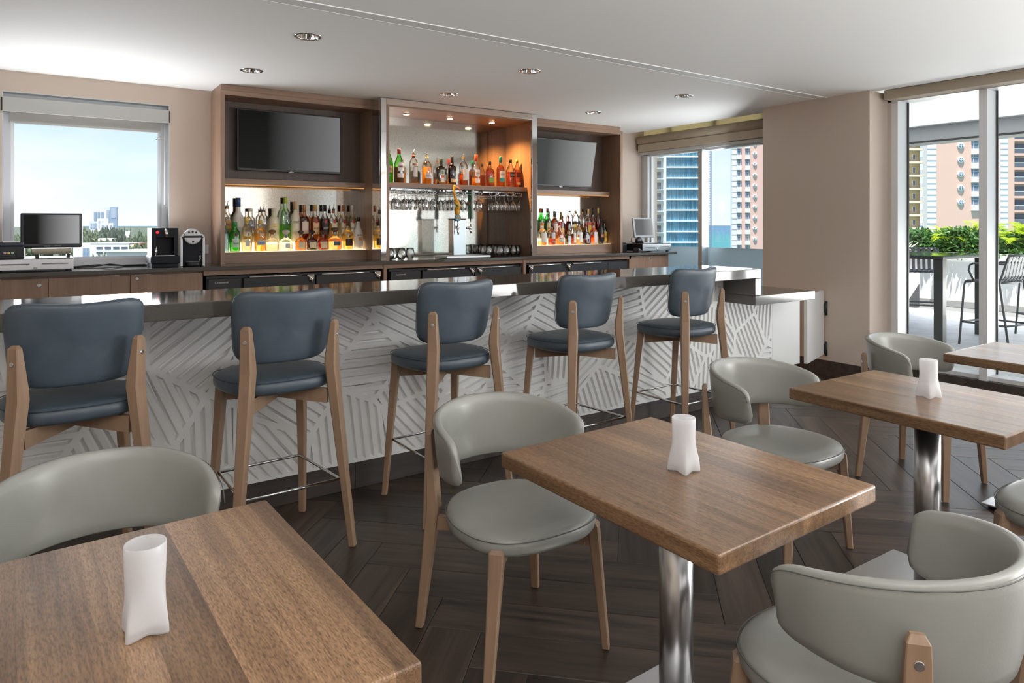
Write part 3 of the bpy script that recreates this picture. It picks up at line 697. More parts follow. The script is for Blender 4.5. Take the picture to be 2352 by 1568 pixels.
def make_chair():
    """faces -y"""
    t = thing('dining_chair', '', 'chair')
    pillow(lambda u, v, w_: (u*(.243-(.040*v if v > 0 else 0)), -.03+v*.235, .428+w_*.036), q=2.7, crown=.25).build('seat', M['grey'], t)
    b = MB(); b.tube([(u*(.2445-(.040*v if v > 0 else 0)), -.03+v*.2362, .446) for u, v in outline(80, 2.7)], .0016, 5, True); b.build('seat_seam', M['seam'], t)
    # curved shell: stations along a U, each a rounded slab section
    LEN = [];  S_ = []
    nst = 65
    def plan(s_):            # s in [-1,1] along the U, returns x, y, outward normal
        a = s_*1.0; full = PI/2*.255; straight = .075; tot = full+straight
        d = abs(s_)*tot; sg = 1 if s_ >= 0 else -1
        if d <= full:
            an = d/full*PI/2; return (sg*.243*math.sin(an), .0+.242*math.cos(an)+.008, sg*math.sin(an), math.cos(an))
        k = d-full; return (sg*(.243+.02*k), .008-k, sg*1.0, .0)
    rings = []; nk = 20
    seam = []
    for i in range(nst):
        s_ = -1+2*i/(nst-1); s_ = math.copysign(abs(s_)**.8, s_)
        x, y, nx, ny = plan(s_*.998)
        zt = .770-.060*abs(s_)**2.2; zb = .548+.022*abs(s_)**2
        e0 = .86
        k = 1 if abs(s_) < e0 else max(.0, 1-((abs(s_)-e0)/(1-e0))**2.6)**(1/2.6)
        hz = (zt-zb)/2*(.45+.55*k); zc = (zt+zb)/2; th = .0155*(max(.0, 1-max(0, (abs(s_)-.955)/.045)**2)**.5*.9+.1)
        ring = []
        for j in range(nk):
            a = 2*PI*j/nk; ca, sa = math.cos(a), math.sin(a); q = 4.5
            m_ = (abs(ca)**q+abs(sa)**q)**(-1/q)
            dz = sa*m_*hz; dn = ca*m_*th+ .020*((dz/ max(hz, .01))*.5)          # flares outwards at the top
            ring.append((x+nx*dn, y+ny*dn, zc+dz))
        rings.append(ring)
        seam.append((x+nx*(.0160+.010), y+ny*(.0160+.010), zc+hz*.90))
    b = MB().loops(rings, True); b.build('backrest', M['grey'], t)
    b = MB(); b.tube(seam, .0013, 5); b.build('back_seam', M['seam'], t)
    for s_ in (-1, 1):
        MB().sweep([(s_*.226, -.218, .004), (s_*.208, -.212, .18), (s_*.188, -.205, .385), (s_*.187, -.204, .415), (s_*.184, -.202, .425)], [.024, .030, .036, .032, .02], [.030, .036, .046, .046, .036], PI/4*(1 if s_ < 0 else -1)).build('leg', M['beech'], t)
        l_ = MB().sweep([(s_*.243, .222, .004), (s_*.222, .206, .22), (s_*.203, .192, .42), (s_*.205, .198, .52), (s_*.209, .205, .64), (s_*.210, .206, .672), (s_*.207, .203, .686)], [.026, .034, .044, .034, .020, .017, .010], [.030, .038, .052, .052, .044, .040, .024], PI/4*(1 if s_ > 0 else -1)).build('leg', M['beech'], t)
        MB().disc((s_*.215, .211, .636), (s_*.7, .7, 0), .009, .003, 14).build('bolt', M['steel'], l_)
    rails(t, M['beech'], [((-.18, -.195), (.195, .18)), ((.18, -.196), (-.195, .18))], .392, .345, .360, .022)
    return t
chair0 = make_chair()
CH = [(.115, 1.965, 2, 'taupe grey leather dining chair behind the nearest table, its top edge alone showing'), (1.310, 1.915, -2, 'taupe grey leather dining chair facing us at the table with the middle candle glass'),
      (2.645, 1.835, 0, 'taupe grey leather dining chair between the middle table and the third table'), (3.97, 1.83, 0, 'taupe grey leather dining chair nearest the terrace doors'),
      (1.478, .775, 176, 'foreground taupe grey leather chair seen from behind with a bolted back leg'), (2.885, .78, 181, 'taupe grey leather chair cut off by the right edge, only its seat corner showing')]
for i, (x, y, r, lab) in enumerate(CH):
    o = chair0 if i == 0 else copy_tree(chair0)
    o.location = (x, y, 0); o.rotation_euler = (0, 0, math.radians(r)); tag(o, lab, 'chair', 'dining chairs at the tables')

def make_table():
    t = thing('cafe_table', '', 'table'); hx, hy = .31, .375
    MB().box(-hx, hx, -hy, hy, .706, .75).build('tabletop', M['table'], t, .006, 3)
    MB().box(-.2, .2, -.2, .2, .698, .7055).build('mount_plate', M['black'], t)
    MB().lathe([(.0445, .012), (.0445, .697)], n=40).build('column', M['steel'], t)
    MB().box(-.22, .22, -.24, .24, .016, .024).build('base_plate', M['steelplate'], t, .003)
    for x in (-.18, .18):
        for y in (-.2, .2): MB().lathe([(.022, .001), (.022, .012), (.015, .0155)], c=(x, y, 0), n=14).build('glide', M['blackm'], t)
    return t
tab0 = make_table()
TB = [(.137, 1.275, 2.5, 'walnut cafe table nearest the camera under the square candle glass'), (1.392, 1.262, 1.5, 'walnut cafe table in the middle with a flared candle glass'),
      (2.745, 1.245, -1.0, 'walnut cafe table third along, its steel column bare'), (4.045, 1.245, 0, 'walnut cafe table beside the terrace doors cut by the right edge')]
for i, (x, y, r, lab) in enumerate(TB):
    o = tab0 if i == 0 else copy_tree(tab0)
    o.location = (x, y, 0); o.rotation_euler = (0, 0, math.radians(r)); tag(o, lab, 'table', 'cafe tables')

def make_vase():
    """round at the top, pulled out to four pointed feet at the bottom"""
    t = thing('candle_glass', '', 'candle holder'); n = 96
    def ring(z, ins):
        k = max(0., min(1., 1-z/.095)); k = k*k*(3-2*k)
        r0 = .0308-.0016*math.exp(-((z-.075)/.03)**2); out = []
        for j in range(n):
            a = 2*PI*j/n; sq_ = min(1/max(abs(math.cos(a)), abs(math.sin(a))), 1.375); mid = abs(math.cos(2*a))**2
            r = r0*(1+k*(sq_*1.0-1-.07*mid))-ins
            out.append((r*math.cos(a), r*math.sin(a), z+(.0045*k*k*mid if z < .02 else 0)))
        return out
    zs = [0.0005, .004, .012, .022, .034, .046, .058, .070, .085, .105, .125, .139]
    rings = [ring(z, 0) for z in zs]+[ring(.1405, .0008), ring(.139, .0022)]+[ring(z, .0026) for z in zs[::-1][1:-2]]
    MB().loops(rings, True, cap0=True, cap1=True).build('glass', M['frost'], t)
    return t
v0 = make_vase()
VS = [(.131, 1.235, 1, 'frosted white candle glass on the nearest table, square at its foot'), (1.392, 1.235, 3, 'frosted white candle glass on the middle table, flared at its foot'), (2.745, 1.24, -16, 'frosted white candle glass on the third table in front of the far chair')]
for i, (x, y, r, lab) in enumerate(VS):
    o = v0 if i == 0 else copy_tree(v0)
    o.location = (x, y, .7503); o.rotation_euler = (0, 0, math.radians(r)); tag(o, lab, 'candle holder', 'frosted candle glasses')
# floor sticker
t = thing('floor_sticker', 'dark round floor sticker lettered please wait beside the foreground chair', 'sticker', (2.52, .62, .0005))
MB().disc((0, 0, 0), (0, 0, 1), .40, .0012, 64).build('disc', P('slate_sticker', (.030, .042, .058), .45, var=.5, vscale=9, anis=(1, 7, 1)), t)
text('lettering', 'PLEASE WAIT', .085, C((.62, .66, .68)), t, (-.03, .235, .0016), (0, 0, math.radians(9)), bold=.001)
b = MB(); b.tube([(.27*math.cos(k*PI/16)-.04, .27*math.sin(k*PI/16)*.6-.12, .0014) for k in range(32)], .006, 4, True); b.build('ring_print', C((.62, .66, .68)), t)
# ------------------------------------------------------------------ bottles
# profile = body radius fraction, height fraction; neck always ends at .9 of the height
STY = {
 'spirit': dict(p=[(.90, 0), (1, .012), (1, .56), (.96, .60), (.80, .655), (.50, .70), (.36, .735), (.33, .78), (.33, .90)], cap=(.36, .86, 1.0)),
 'wine':   dict(p=[(.92, 0), (1, .012), (1, .48), (.97, .55), (.84, .63), (.58, .72), (.40, .79), (.33, .83), (.33, .92)], cap=(.36, .86, 1.0)),
 'tall':   dict(p=[(.90, 0), (1, .012), (1, .60), (.94, .645), (.70, .70), (.42, .75), (.34, .80), (.34, .90)], cap=(.37, .80, 1.0)),
 'goose':  dict(p=[(.88, 0), (.97, .01), (1, .40), (.98, .52), (.84, .60), (.55, .66), (.42, .70), (.40, .88)], cap=(.44, .80, 1.0)),
 'absolut': dict(p=[(.92, 0), (1, .012), (1, .62), (.96, .68), (.80, .73), (.50, .765), (.44, .80), (.44, .92)], cap=(.47, .91, 1.0)),
 'gin':    dict(p=[(.84, 0), (.90, .01), (1, .30), (1, .55), (.93, .64), (.72, .72), (.45, .77), (.40, .80), (.40, .90)], cap=(.44, .84, 1.0)),
 'squat':  dict(p=[(.90, 0), (1, .03), (1, .40), (.93, .48), (.70, .55), (.38, .60), (.27, .66), (.27, .80)], cap=(.34, .78, 1.0), ball=1),
 'flask':  dict(p=[(.92, 0), (1, .015), (1, .60), (.93, .655), (.60, .70), (.34, .73), (.30, .78), (.30, .90)], cap=(.33, .86, 1.0)),
 'square': dict(p=[(.96, 0), (1, .01), (1, .60), (.92, .66), (.66, .74), (.38, .82), (.33, .86), (.33, .92)], cap=(.37, .88, 1.0)),
 'malibu': dict(p=[(.88, 0), (.96, .01), (1, .30), (1, .44), (.88, .54), (.62, .64), (.44, .74), (.36, .82), (.34, .90)], cap=(.38, .86, 1.0)),
 'cone':   dict(p=[(.94, 0), (1, .02), (1, .36), (.80, .46), (.52, .58), (.34, .70), (.28, .80), (.28, .90)], cap=(.32, .84, 1.0)),
 'pear':   dict(p=[(.60, 0), (.66, .02), (.80, .40), (1, .62), (1, .74), (.80, .84), (.50, .90), (.30, .93), (.3, .95)], cap=(.32, .94, 1.0)),
}
def interp(p, z):
    for (r0, z0), (r1, z1) in zip(p, p[1:]):
        if z0 <= z <= z1: return r0+(r1-r0)*(z-z0)/max(1e-6, z1-z0)
    return p[-1][0]
def bottle(label, X, Y, z, h, r, sty, gl, lq, lev, cap, labels=(), pour=False, sq=2.0, dep=1.0, rz=0, group=None, solid=.35, metalcap=False, frosted=None, capz=None, body_op=False):
    S = STY[sty]; t = thing('bottle', label, 'bottle', (X, Y, z), rz, group); p = S['p']; hb = h
    n = 32
    def sqf(zz): return sq if zz < h*.58 else 2+(sq-2)*max(0, 1-(zz/h-.58)/.10)
    prof = [(k*r, f*hb) for k, f in p]
    gm = frosted if frosted else (C(gl, .25) if body_op else G(gl))
    MB().lathe([(.001, .0)]+prof, n=n, sq=sqf, dep=dep, cap0=False, cap1=False).build('glass', gm, t)
    if lq and not body_op:
        zl = lev*h; q = [(max(.2, k)*r*.955, f*hb+.003) for k, f in p if f < lev]+[(interp(p, lev)*r*.955, zl)]
        MB().lathe(q, n=24, sq=sqf, dep=dep).build('liquid', LQ(lq, solid), t)
    cr_, c0, c1 = S['cap']; cr_ *= r
    if capz: c0 = capz
    if pour:
        b = MB(); b.lathe([(cr_*.75, h*.84), (cr_*.95, h*.86), (cr_*.95, h*.875), (.006, h*.885)], n=14); b.build('stopper', C((.012, .012, .012)), t)
        b = MB(); b.tube([(0, 0, h*.88), (0, 0, h*.96), (.008, -.004, h*1.0)], [.0055, .0042, .003], 8); b.build('pourer', M['chrome'], t)
        b = MB(); b.lathe([(cr_*1.0, c0*h*.94), (cr_, h*.845)], n=14); b.build('neck_band', C(cap, .4), t)
    elif S.get('ball'):
        MB().lathe([(cr_*.8, h*.78), (cr_*.85, h*.815), (cr_*1.45, h*.85), (cr_*1.7, h*.91), (cr_*1.4, h*.97), (cr_*.6, h*1.0)], n=18).build('stopper', C(cap, .45), t)
    else:
        MB().lathe([(cr_, h*c0), (cr_, h*.992), (cr_*.9, h)], n=18).build('cap', C(cap, .35, 1 if metalcap else 0), t)
    for li, spec in enumerate(labels):
        z0, z1, col = spec[:3]; wd = spec[3] if len(spec) > 3 else 1.15; body = spec[4] if len(spec) > 4 else None; tc_ = spec[5] if len(spec) > 5 else (.02, .02, .02)
        rr = interp(p, (z0+z1)/2)*r*(1.012+.008*li); half = wd/2
        # label hugs the front of the glass over the angle wd (radians)
        b = MB(); m = 9; front = -PI/2
        rows = []
        for zz in (z0*h, z1*h):
            row = []
            for j in range(m):
                a = front-half+wd*j/(m-1); ca, sa = math.cos(a), math.sin(a); q = sqf(zz); k = (abs(ca)**q+abs(sa)**q)**(-1/q)
                row.append((rr*k*ca, rr*k*sa*dep-.0006, zz))
            rows.append(row)
        if col is not None:
            b.loops(rows, True, False, False, closed=False); lb = b.build('label', C(col, .5), t)
        else: lb = t
        if body:
            tw = 2*rr*math.sin(min(half, 1.2))*.88; vertical = len(spec) > 6 and spec[6]
            hh = (z1-z0)*h
            if vertical:
                o = text('label_print', body, rr*.75, C(tc_), t, (0, -rr*dep-.0012, (z0+z1)/2*h), (PI/2, -PI/2, 0), bold=.0004)
            else:
                lines = body.split('|'); ln_h = min(hh*.9/len(lines), .03)
                for i, s_ in enumerate(lines):
                    w_ = min(tw, .75*ln_h*len(s_))
                    text('label_print', s_, ln_h*.95, C(tc_), t, (0, -rr*dep-.0016, z0*h+hh-ln_h*(i+.55)-(hh-ln_h*len(lines))/2), (PI/2, 0, 0), bend=rr if sq < 2.5 else 0, width=w_, bold=.0003)
    return t
RED, BLK, WHT, GLD, CRM, BRN, ORG, BLU, GRN = (.30, .015, .012), (.01, .01, .012), (.82, .82, .80), (.50, .33, .10), (.74, .66, .50), (.10, .04, .015), (.75, .28, .05), (.04, .10, .34), (.02, .22, .06)
AMB, DKA, CLR = (.95, .42, .07), (.55, .12, .02), (.97, .96, .93)
A = 1.1585; Bz = 1.2355
g1, g2, g3 = 'bottles on the lit ledge of the left cabinet', 'bottles on the alcove shelf', 'bottles on the lit ledge of the right cabinet'
F = 6.328; K = 6.432
# left cabinet, front row
bottle('pale blue square gin bottle half hidden at the left end of the left ledge', 1.281, F, A, .262, .036, 'square', (.55, .80, .86), (.75, .93, .97), .60, (.55, .60, .62), [(.10, .55, (.55, .74, .80), .9)], sq=5, dep=.75, group=g1)
bottle('rounded green gin bottle with a dark red seal on the left ledge', 1.368, F, A, .262, .048, 'gin', (.32, .82, .30), (.26, .74, .16), .70, (.05, .30, .06), [(.15, .44, (.62, .74, .62), 1.3, 'Tanqueray', (.03, .12, .05)), (.52, .62, (.14, .01, .02), .45)], group=g1)
bottle('gin bottle with a yellow name plate on the left ledge', 1.468, F, A, .302, .046, 'gin', CLR, (.97, .90, .72), .80, (.80, .55, .12), [(.36, .46, (.85, .55, .08), 1.6, "GORDON'S", (.25, .03, .01)), (.16, .34, (.62, .60, .55), .8)], sq=3.2, dep=.8, group=g1)
bottle('gold tequila bottle with a silver name label on the left ledge', 1.584, F, A, .283, .052, 'spirit', (.97, .94, .85), (.97, .62, .12), .56, (.62, .42, .12), [(.20, .36, (.52, .56, .60), 1.5, 'Sauza', (.05, .12, .30))], group=g1)
bottle('squat clear tequila decanter with a bronze stopper on the left ledge', 1.689, F, A, .193, .058, 'squat', CLR, (.98, .93, .80), .30, (.20, .10, .03), sq=3.2, dep=.72, group=g1)
bottle('squat clear tequila decanter with a blue neck ribbon on the left ledge', 1.813, F, A, .192, .060, 'squat', CLR, (.98, .96, .92), .34, (.55, .50, .46), [(.14, .36, (.80, .82, .82), .7), (.62, .74, BLU, 1.2)], group=g1)
for i, (x, c) in enumerate(((1.947, (.90, .42, .06)), (2.053, (.20, .05, .02)), (2.158, (.62, .15, .03)))):
    bottle(['short amber tequila bottle with an arched label, left of the three alike', 'short nearly black tequila bottle with an arched label, middle of the three alike', 'short reddish brown tequila bottle with an arched label, right of the three alike'][i], x, F, A, .187, .049, 'squat', [(.9, .75, .45), (.35, .2, .14), (.6, .3, .18)][i], c, .46, [(.05, .03, .02), BLK, (.06, .025, .015)][i], [(.10, .42, (.72, .60, .36), 1.15)], sq=3.4, dep=.8, group=g1, solid=.2)
bottle('broad orange whiskey decanter with a blue slanted label on the left ledge', 2.273, F, A, .212, .066, 'squat', (.99, .93, .85), (.98, .50, .14), .50, (.07, .05, .03), [(.20, .38, (.04, .09, .15), 1.0), (.62, .73, (.12, .25, .42), 1.2)], group=g1)
bottle('yellow rum bottle with a dark brown square label on the left ledge', 2.400, F, A, .262, .050, 'spirit', (.98, .95, .85), (.98, .74, .22), .50, BRN, [(.14, .40, (.05, .02, .012), 1.5), (.44, .52, (.20, .07, .03), .4)], group=g1)
bottle('opaque white coconut rum bottle with a black cap ending the left ledge', 2.506, F, A, .313, .047, 'malibu', (.84, .80, .76), None, 0, BLK, [(.40, .48, None, 1.4, 'MALIBU', (.06, .03, .02)), (.28, .38, (.75, .36, .06), .7)], group=g1, body_op=True)
# left cabinet, back row
hh = -.05
bottle('clear vodka bottle with a copper label and pourer, back row at the left', 1.327, K, Bz, .372, .040, 'spirit', CLR, (.97, .92, .84), .62, (.62, .25, .08), [(.34, .54, (.62, .32, .10), 1.5, "Tito's", (.12, .05, .02))], True, group=g1)
bottle('tall frosted vodka bottle with a navy cap in the back row', 1.419, K, Bz, .402, .050, 'goose', (.84, .78, .72), None, 0, (.03, .07, .20), [(.20, .34, (.58, .64, .76), 1.4)], group=g1, body_op=True)
bottle('clear vodka bottle with blue lettering in the back row', 1.523, K, Bz, .308, .044, 'absolut', CLR, (.97, .95, .90), .64, (.78, .74, .66), [(.40, .58, None, 1.7, 'ABSOLUT|VODKA', (.04, .09, .42))], group=g1)
bottle('clear vodka bottle with a black pourer in the back row', 1.638, K, Bz, .332, .042, 'absolut', CLR, (.97, .94, .88), .5, (.1, .1, .1), [(.42, .54, None, 1.6, 'ABSOLUT', (.20, .18, .16))], True, group=g1)
bottle('frosted pale yellow vodka bottle with yellow lettering in the back row', 1.731, K, Bz, .311, .048, 'absolut', (.78, .72, .52), None, 0, (.72, .66, .52), [(.42, .58, None, 1.7, 'ABSOLUT|CITRON', (.85, .55, .03))], group=g1, body_op=True)
bottle('tall bright lime green bottle with vertical lettering in the back row', 1.838, K, Bz, .416, .046, 'tall', (.80, .95, .82), (.42, .95, .04), .40, (.42, .50, .05), [(.16, .60, None, 1.0, 'ALBION', (.02, .10, .03), True)], group=g1, capz=.86)
bottle('frosted cream vodka bottle with a copper cap in the back row', 1.927, K, Bz, .378, .042, 'tall', (.76, .68, .50), None, 0, (.62, .34, .16), [(.40, .58, None, 1.6, 'FOREST', (.16, .11, .05))], group=g1, body_op=True)
bottle('dark spiced rum bottle with a shield label in the back row', 2.013, K, Bz, .349, .045, 'spirit', (.75, .42, .25), (.62, .15, .03), .68, (.40, .18, .06), [(.22, .54, (.80, .66, .52), 1.4)], group=g1, capz=.80)
RUM = [(2.117, (.62, .34, .10), AMB, .66, (.80, .52, .26), (.06, .03, .02), False, 'amber rum bottle with a tan cap and an orange label in the back row'), (2.21, BLK, (.20, .06, .03), .62, (.02, .02, .02), (.7, .68, .62), False, 'clear rum bottle with a black cap and a black label in the back row'),
       (2.295, (.45, .18, .05), (.98, .80, .50), .5, (.82, .72, .50), (.05, .03, .02), True, 'rum bottle with a brown band, pourer and orange fruit label in the back row'), (2.391, (.45, .17, .06), (.98, .93, .78), .52, (.85, .78, .62), (.05, .03, .02), False, 'clear rum bottle with a chestnut cap in the back row'),
       (2.485, (.78, .74, .66), (.94, .92, .55), .66, (.86, .82, .70), (.05, .03, .02), False, 'pale rum bottle with a white cap at the right of the back row')]
for x, cp, lq, lv, lb, tcx, pr, lab in RUM:
    bottle(lab, x, K, Bz, .352, .044, 'spirit', CLR, lq, lv, cp, [(.20, .52, lb, 1.35, 'BACARDI', tcx), (.50, .60, (.42, .03, .03), .55)], pr, group=g1, capz=.82)
# alcove shelf
Z2 = 1.8035; S2 = 6.19
bottle('green vermouth bottle with a pourer at the left end of the alcove shelf', 2.795, 6.26, Z2, .36, .046, 'wine', (.40, .88, .28), (.34, .80, .12), .62, (.16, .20, .10), [(.30, .48, (.62, .60, .50), .9, 'MARTINI', RED)], True, group=g2)
bottle('green vermouth bottle with a red cap and a round white label on the alcove shelf', 2.860, 6.16, Z2, .335, .049, 'wine', (.34, .85, .26), (.05, .02, .01), .46, (.26, .02, .03), [(.36, .60, (.80, .80, .80), 1.3, 'MARTINI', (.05, .03, .05)), (.16, .28, (.66, .66, .68), 1.5), (.46, .50, (.50, .03, .02), .5)], group=g2)
bottle('clear vodka bottle with a dark red neck band on the alcove shelf', 3.032, S2, Z2, .344, .043, 'tall', CLR, None, 0, (.16, .012, .012), [(.52, .60, (.70, .62, .58), 1.6, 'SMIRNOFF', RED), (.20, .50, (.62, .60, .60), 1.2)], True, group=g2)
bottle('gold tequila bottle with a pourer and silver label on the alcove shelf', 3.180, S2, Z2, .331, .048, 'spirit', (.97, .94, .85), (.97, .60, .12), .52, (.65, .40, .15), [(.18, .34, (.56, .60, .64), 1.5, 'Sauza', (.10, .18, .34))], True, group=g2)
bottle('square dark green herbal liqueur bottle with a cream label on the alcove shelf', 3.342, S2, Z2, .266, .054, 'flask', (.03, .10, .04), (.01, .03, .012), .62, (.02, .05, .02), [(.10, .58, (.68, .68, .58), .78), (.28, .37, (.55, .16, .06), .72), (.42, .55, (.12, .28, .14), .42)], sq=6, dep=.62, group=g2)
bottle('dark brown rum bottle with a black cap on the alcove shelf', 3.472, S2, Z2, .300, .043, 'spirit', (.36, .12, .06), (.14, .03, .02), .70, BLK, [(.10, .22, (.62, .52, .34), 1.6)], group=g2, capz=.76)
bottle('spiced rum bottle with a pale shield label and pourer on the alcove shelf', 3.608, S2, Z2, .347, .045, 'spirit', CLR, (.70, .22, .04), .36, (.50, .24, .05), [(.16, .50, (.72, .66, .62), 1.3)], True, group=g2)
bottle('whisky bottle with an orange red cap and white label on the alcove shelf', 3.760, S2, Z2, .333, .045, 'spirit', CLR, (.96, .50, .08), .28, (.62, .08, .03), [(.30, .52, (.74, .70, .68), 1.3, 'DEWARS', (.40, .05, .03)), (.10, .24, (.76, .72, .70), 1.4)], group=g2, capz=.78)
bottle('rye whiskey bottle with a green label on the alcove shelf', 3.935, S2, Z2, .271, .048, 'flask', (.95, .80, .65), (.72, .20, .04), .62, (.02, .015, .01), [(.16, .36, (.16, .34, .06), 1.5)], group=g2)
bottle('single malt bottle with a teal cap and teal banded label on the alcove shelf', 4.072, S2, Z2, .330, .045, 'spirit', (.97, .90, .80), (.88, .34, .05), .70, (.0, .22, .18), [(.30, .52, (.74, .72, .68), 1.5, 'GLENLIVET', (.08, .06, .05)), (.17, .30, (.02, .34, .32), 1.5)], group=g2, capz=.80)
bottle('square whisky bottle with a slanting black label on the alcove shelf', 4.203, S2, Z2, .305, .043, 'square', (.97, .90, .84), (.62, .18, .05), .55, BLK, [(.36, .54, (.02, .02, .018), 1.3, 'BLACK LABEL', (.62, .52, .28))], sq=4.5, dep=.95, group=g2)
bottle('square whisky bottle with a gold cap at the right end of the alcove shelf', 4.290, S2, Z2, .309, .040, 'square', (.95, .80, .65), (.80, .25, .04), .64, (.55, .34, .10), [(.36, .54, (.09, .015, .012), 1.3), (.10, .18, (.62, .52, .25), 1.0)], sq=4.5, dep=.95, group=g2)
# right cabinet
bottle('green whiskey bottle with a red capsule at the left end of the right back row', 4.79, K, Bz, .35, .038, 'wine', (.34, .80, .34), (.30, .62, .15), .6, (.50, .10, .03), [(.2, .45, (.70, .62, .36), 1.4)], group=g3)
bottle('green irish whiskey bottle with a cream label in the right back row', 4.895, K, Bz, .352, .044, 'wine', (.30, .78, .32), (.30, .60, .12), .64, (.14, .05, .05), [(.18, .50, (.86, .66, .28), 1.5, 'JAMESON', (.10, .05, .02))], group=g3)
bottle('dark capped bourbon bottle with a pale label in the right back row', 4.998, K, Bz, .322, .042, 'spirit', (.80, .55, .25), (.75, .30, .04), .72, (.05, .045, .03), [(.22, .54, (.80, .68, .60), 1.4)], group=g3, capz=.78)
bottle('bourbon bottle with a long tan capsule in the right back row', 5.100, K, Bz, .314, .040, 'wine', (.97, .88, .75), (.96, .48, .06), .6, (.42, .26, .10), [(.14, .38, (.90, .60, .24), 1.4)], group=g3, capz=.70)
bottle('small dark red bottle in the right back row', 5.212, K, Bz, .272, .032, 'flask', (.55, .12, .05), (.50, .06, .02), .72, (.18, .05, .05), [(.14, .32, (.80, .55, .32), 1.4)], group=g3, sq=4)
bottle('clear domed bottle with a black band in the right back row', 5.322, K, Bz, .33, .044, 'pear', CLR, (.97, .86, .62), .40, (.30, .18, .10), [(.52, .62, (.03, .025, .02), 2.2)], group=g3)
bottle('clear round shouldered bottle with golden drink in the right back row', 5.424, K, Bz, .315, .042, 'pear', CLR, (.98, .66, .10), .55, (.55, .34, .12), group=g3)
bottle('gin bottle with a tan cap and a yellow label in the right back row', 5.526, K, Bz, .353, .040, 'spirit', CLR, (.97, .80, .30), .5, (.60, .38, .12), [(.16, .44, (.85, .52, .06), 1.4), (.46, .54, (.75, .12, .05), 1.4)], group=g3, capz=.82)
bottle('red aperitif bottle with a black cap in the right back row', 5.602, K, Bz, .345, .034, 'spirit', CLR, (.90, .10, .03), .6, BLK, [(.2, .4, (.78, .10, .04), 1.3)], group=g3, capz=.82)
bottle('tall bottle with a yellow cap and red drink in the right back row', 5.686, K, Bz, .37, .040, 'wine', (.95, .85, .80), (.70, .05, .02), .55, (.68, .46, .16), [(.24, .5, (.40, .02, .02), 1.3)], group=g3, capz=.82)
bottle('broad clear cognac bottle with a white label, first in the right front row', 4.742, F, A, .262, .054, 'spirit', (.99, .95, .9), (.97, .45, .10), .18, ORG, [(.12, .55, (.84, .78, .70), 1.7)], group=g3)
bottle('bourbon bottle with a grey paper label, second in the right front row', 4.878, F, A, .246, .046, 'flask', (.96, .85, .75), (.58, .13, .05), .40, BLK, [(.30, .58, (.62, .60, .56), 1.2), (.12, .2, (.30, .28, .28), 1.0)], group=g3)
bottle('square shouldered bourbon bottle with a red wax neck in the right front row', 4.997, F, A, .27, .049, 'cone', (.98, .88, .75), (.97, .45, .08), .38, (.55, .03, .05), [(.12, .34, (.84, .72, .52), 1.6, "Maker's|Mark", (.12, .06, .03))], sq=3.5, dep=.9, group=g3)
bottle('small bottle with a plain silver label in the right front row', 5.123, F, A, .168, .034, 'flask', (.9, .8, .7), (.10, .05, .04), .6, (.2, .12, .08), [(.04, .62, (.66, .70, .72), 1.2)], sq=4.5, group=g3)
bottle('whiskey bottle with a white over red label in the right front row', 5.203, F, A, .278, .036, 'spirit', CLR, (.50, .10, .04), .45, BLK, [(.08, .50, (.80, .76, .70), 1.0)], group=g3)
bottle('whiskey bottle with a long white label in the right front row', 5.296, F, A, .28, .038, 'spirit', CLR, (.96, .50, .12), .22, BLK, [(.10, .52, (.80, .80, .80), 1.4)], group=g3)
bottle('dark red liqueur bottle with a framed square label in the right front row', 5.404, F, A, .255, .050, 'cone', (.45, .05, .05), (.30, .02, .02), .60, (.35, .03, .04), [(.08, .32, (.70, .68, .66), .9), (.12, .28, (.10, .02, .03), .6)], sq=5, dep=.85, group=g3)
bottle('orange red liqueur bottle with a round white label in the right front row', 5.526, F, A, .263, .046, 'spirit', CLR, (.95, .22, .04), .42, (.35, .12, .04), [(.06, .56, (.85, .80, .76), 1.1)], group=g3)
bottle('black irish cream bottle in the right front row', 5.640, F, A, .312, .040, 'wine', (.02, .02, .02), None, 0, BLK, [(.26, .40, (.36, .10, .05), 1.3, 'BAILEYS', (.75, .62, .40))], group=g3, body_op=True)
bottle('dark coffee liqueur bottle with a yellow label, last in the right front row', 5.715, F+.02, A, .292, .037, 'spirit', (.20, .05, .02), (.05, .015, .01), .66, (.02, .015, .01), [(.10, .52, (.74, .46, .05), 1.3, 'KAHLUA', (.35, .02, .02))], group=g3)

# ------------------------------------------------------------------ hanging stemware and its wire rack
rk = thing('stemware_rack', 'chrome wire stemware rack hung under the alcove shelf', 'glass rack', (3.5, 6.2, 1.757))
XR = []
for g_, (a, c) in enumerate(((2.80, 3.24), (3.34, 3.78), (3.86, 4.29))):
    for i in range(4):
        x0 = a+(c-a)/4*i; x1 = x0+(c-a)/4-.012; XR.append((x0+x1)/2)
        b = MB(); y0, y1, z = -.12, .24, -.038
        b.tube([(x0-3.5+.012, y0, z+.014), (x0-3.5, y0, z+.002), (x0-3.5+.010, y0, z-.014), (x1-3.5-.010, y0, z-.014), (x1-3.5, y0, z), (x1-3.5-.010, y0, z+.016), (x0-3.5+.012, y0, z+.016)], .0026, 6, True)
        b.tube([(x0-3.5+.004, y0, z-.012), (x0-3.5+.004, y1, z-.012)], .0026, 6); b.tube([(x1-3.5-.004, y0, z-.012), (x1-3.5-.004, y1, z-.012)], .0026, 6); b.build('wire_runner', M['chrome'], rk)
    MB().box(a-3.5-.02, c-3.5+.005, -.02, .0, -.02, -.002).build('rack_bar', M['chrome'], rk); MB().box(a-3.5-.02, c-3.5+.005, .20, .22, -.02, -.002).build('rack_bar', M['chrome'], rk)
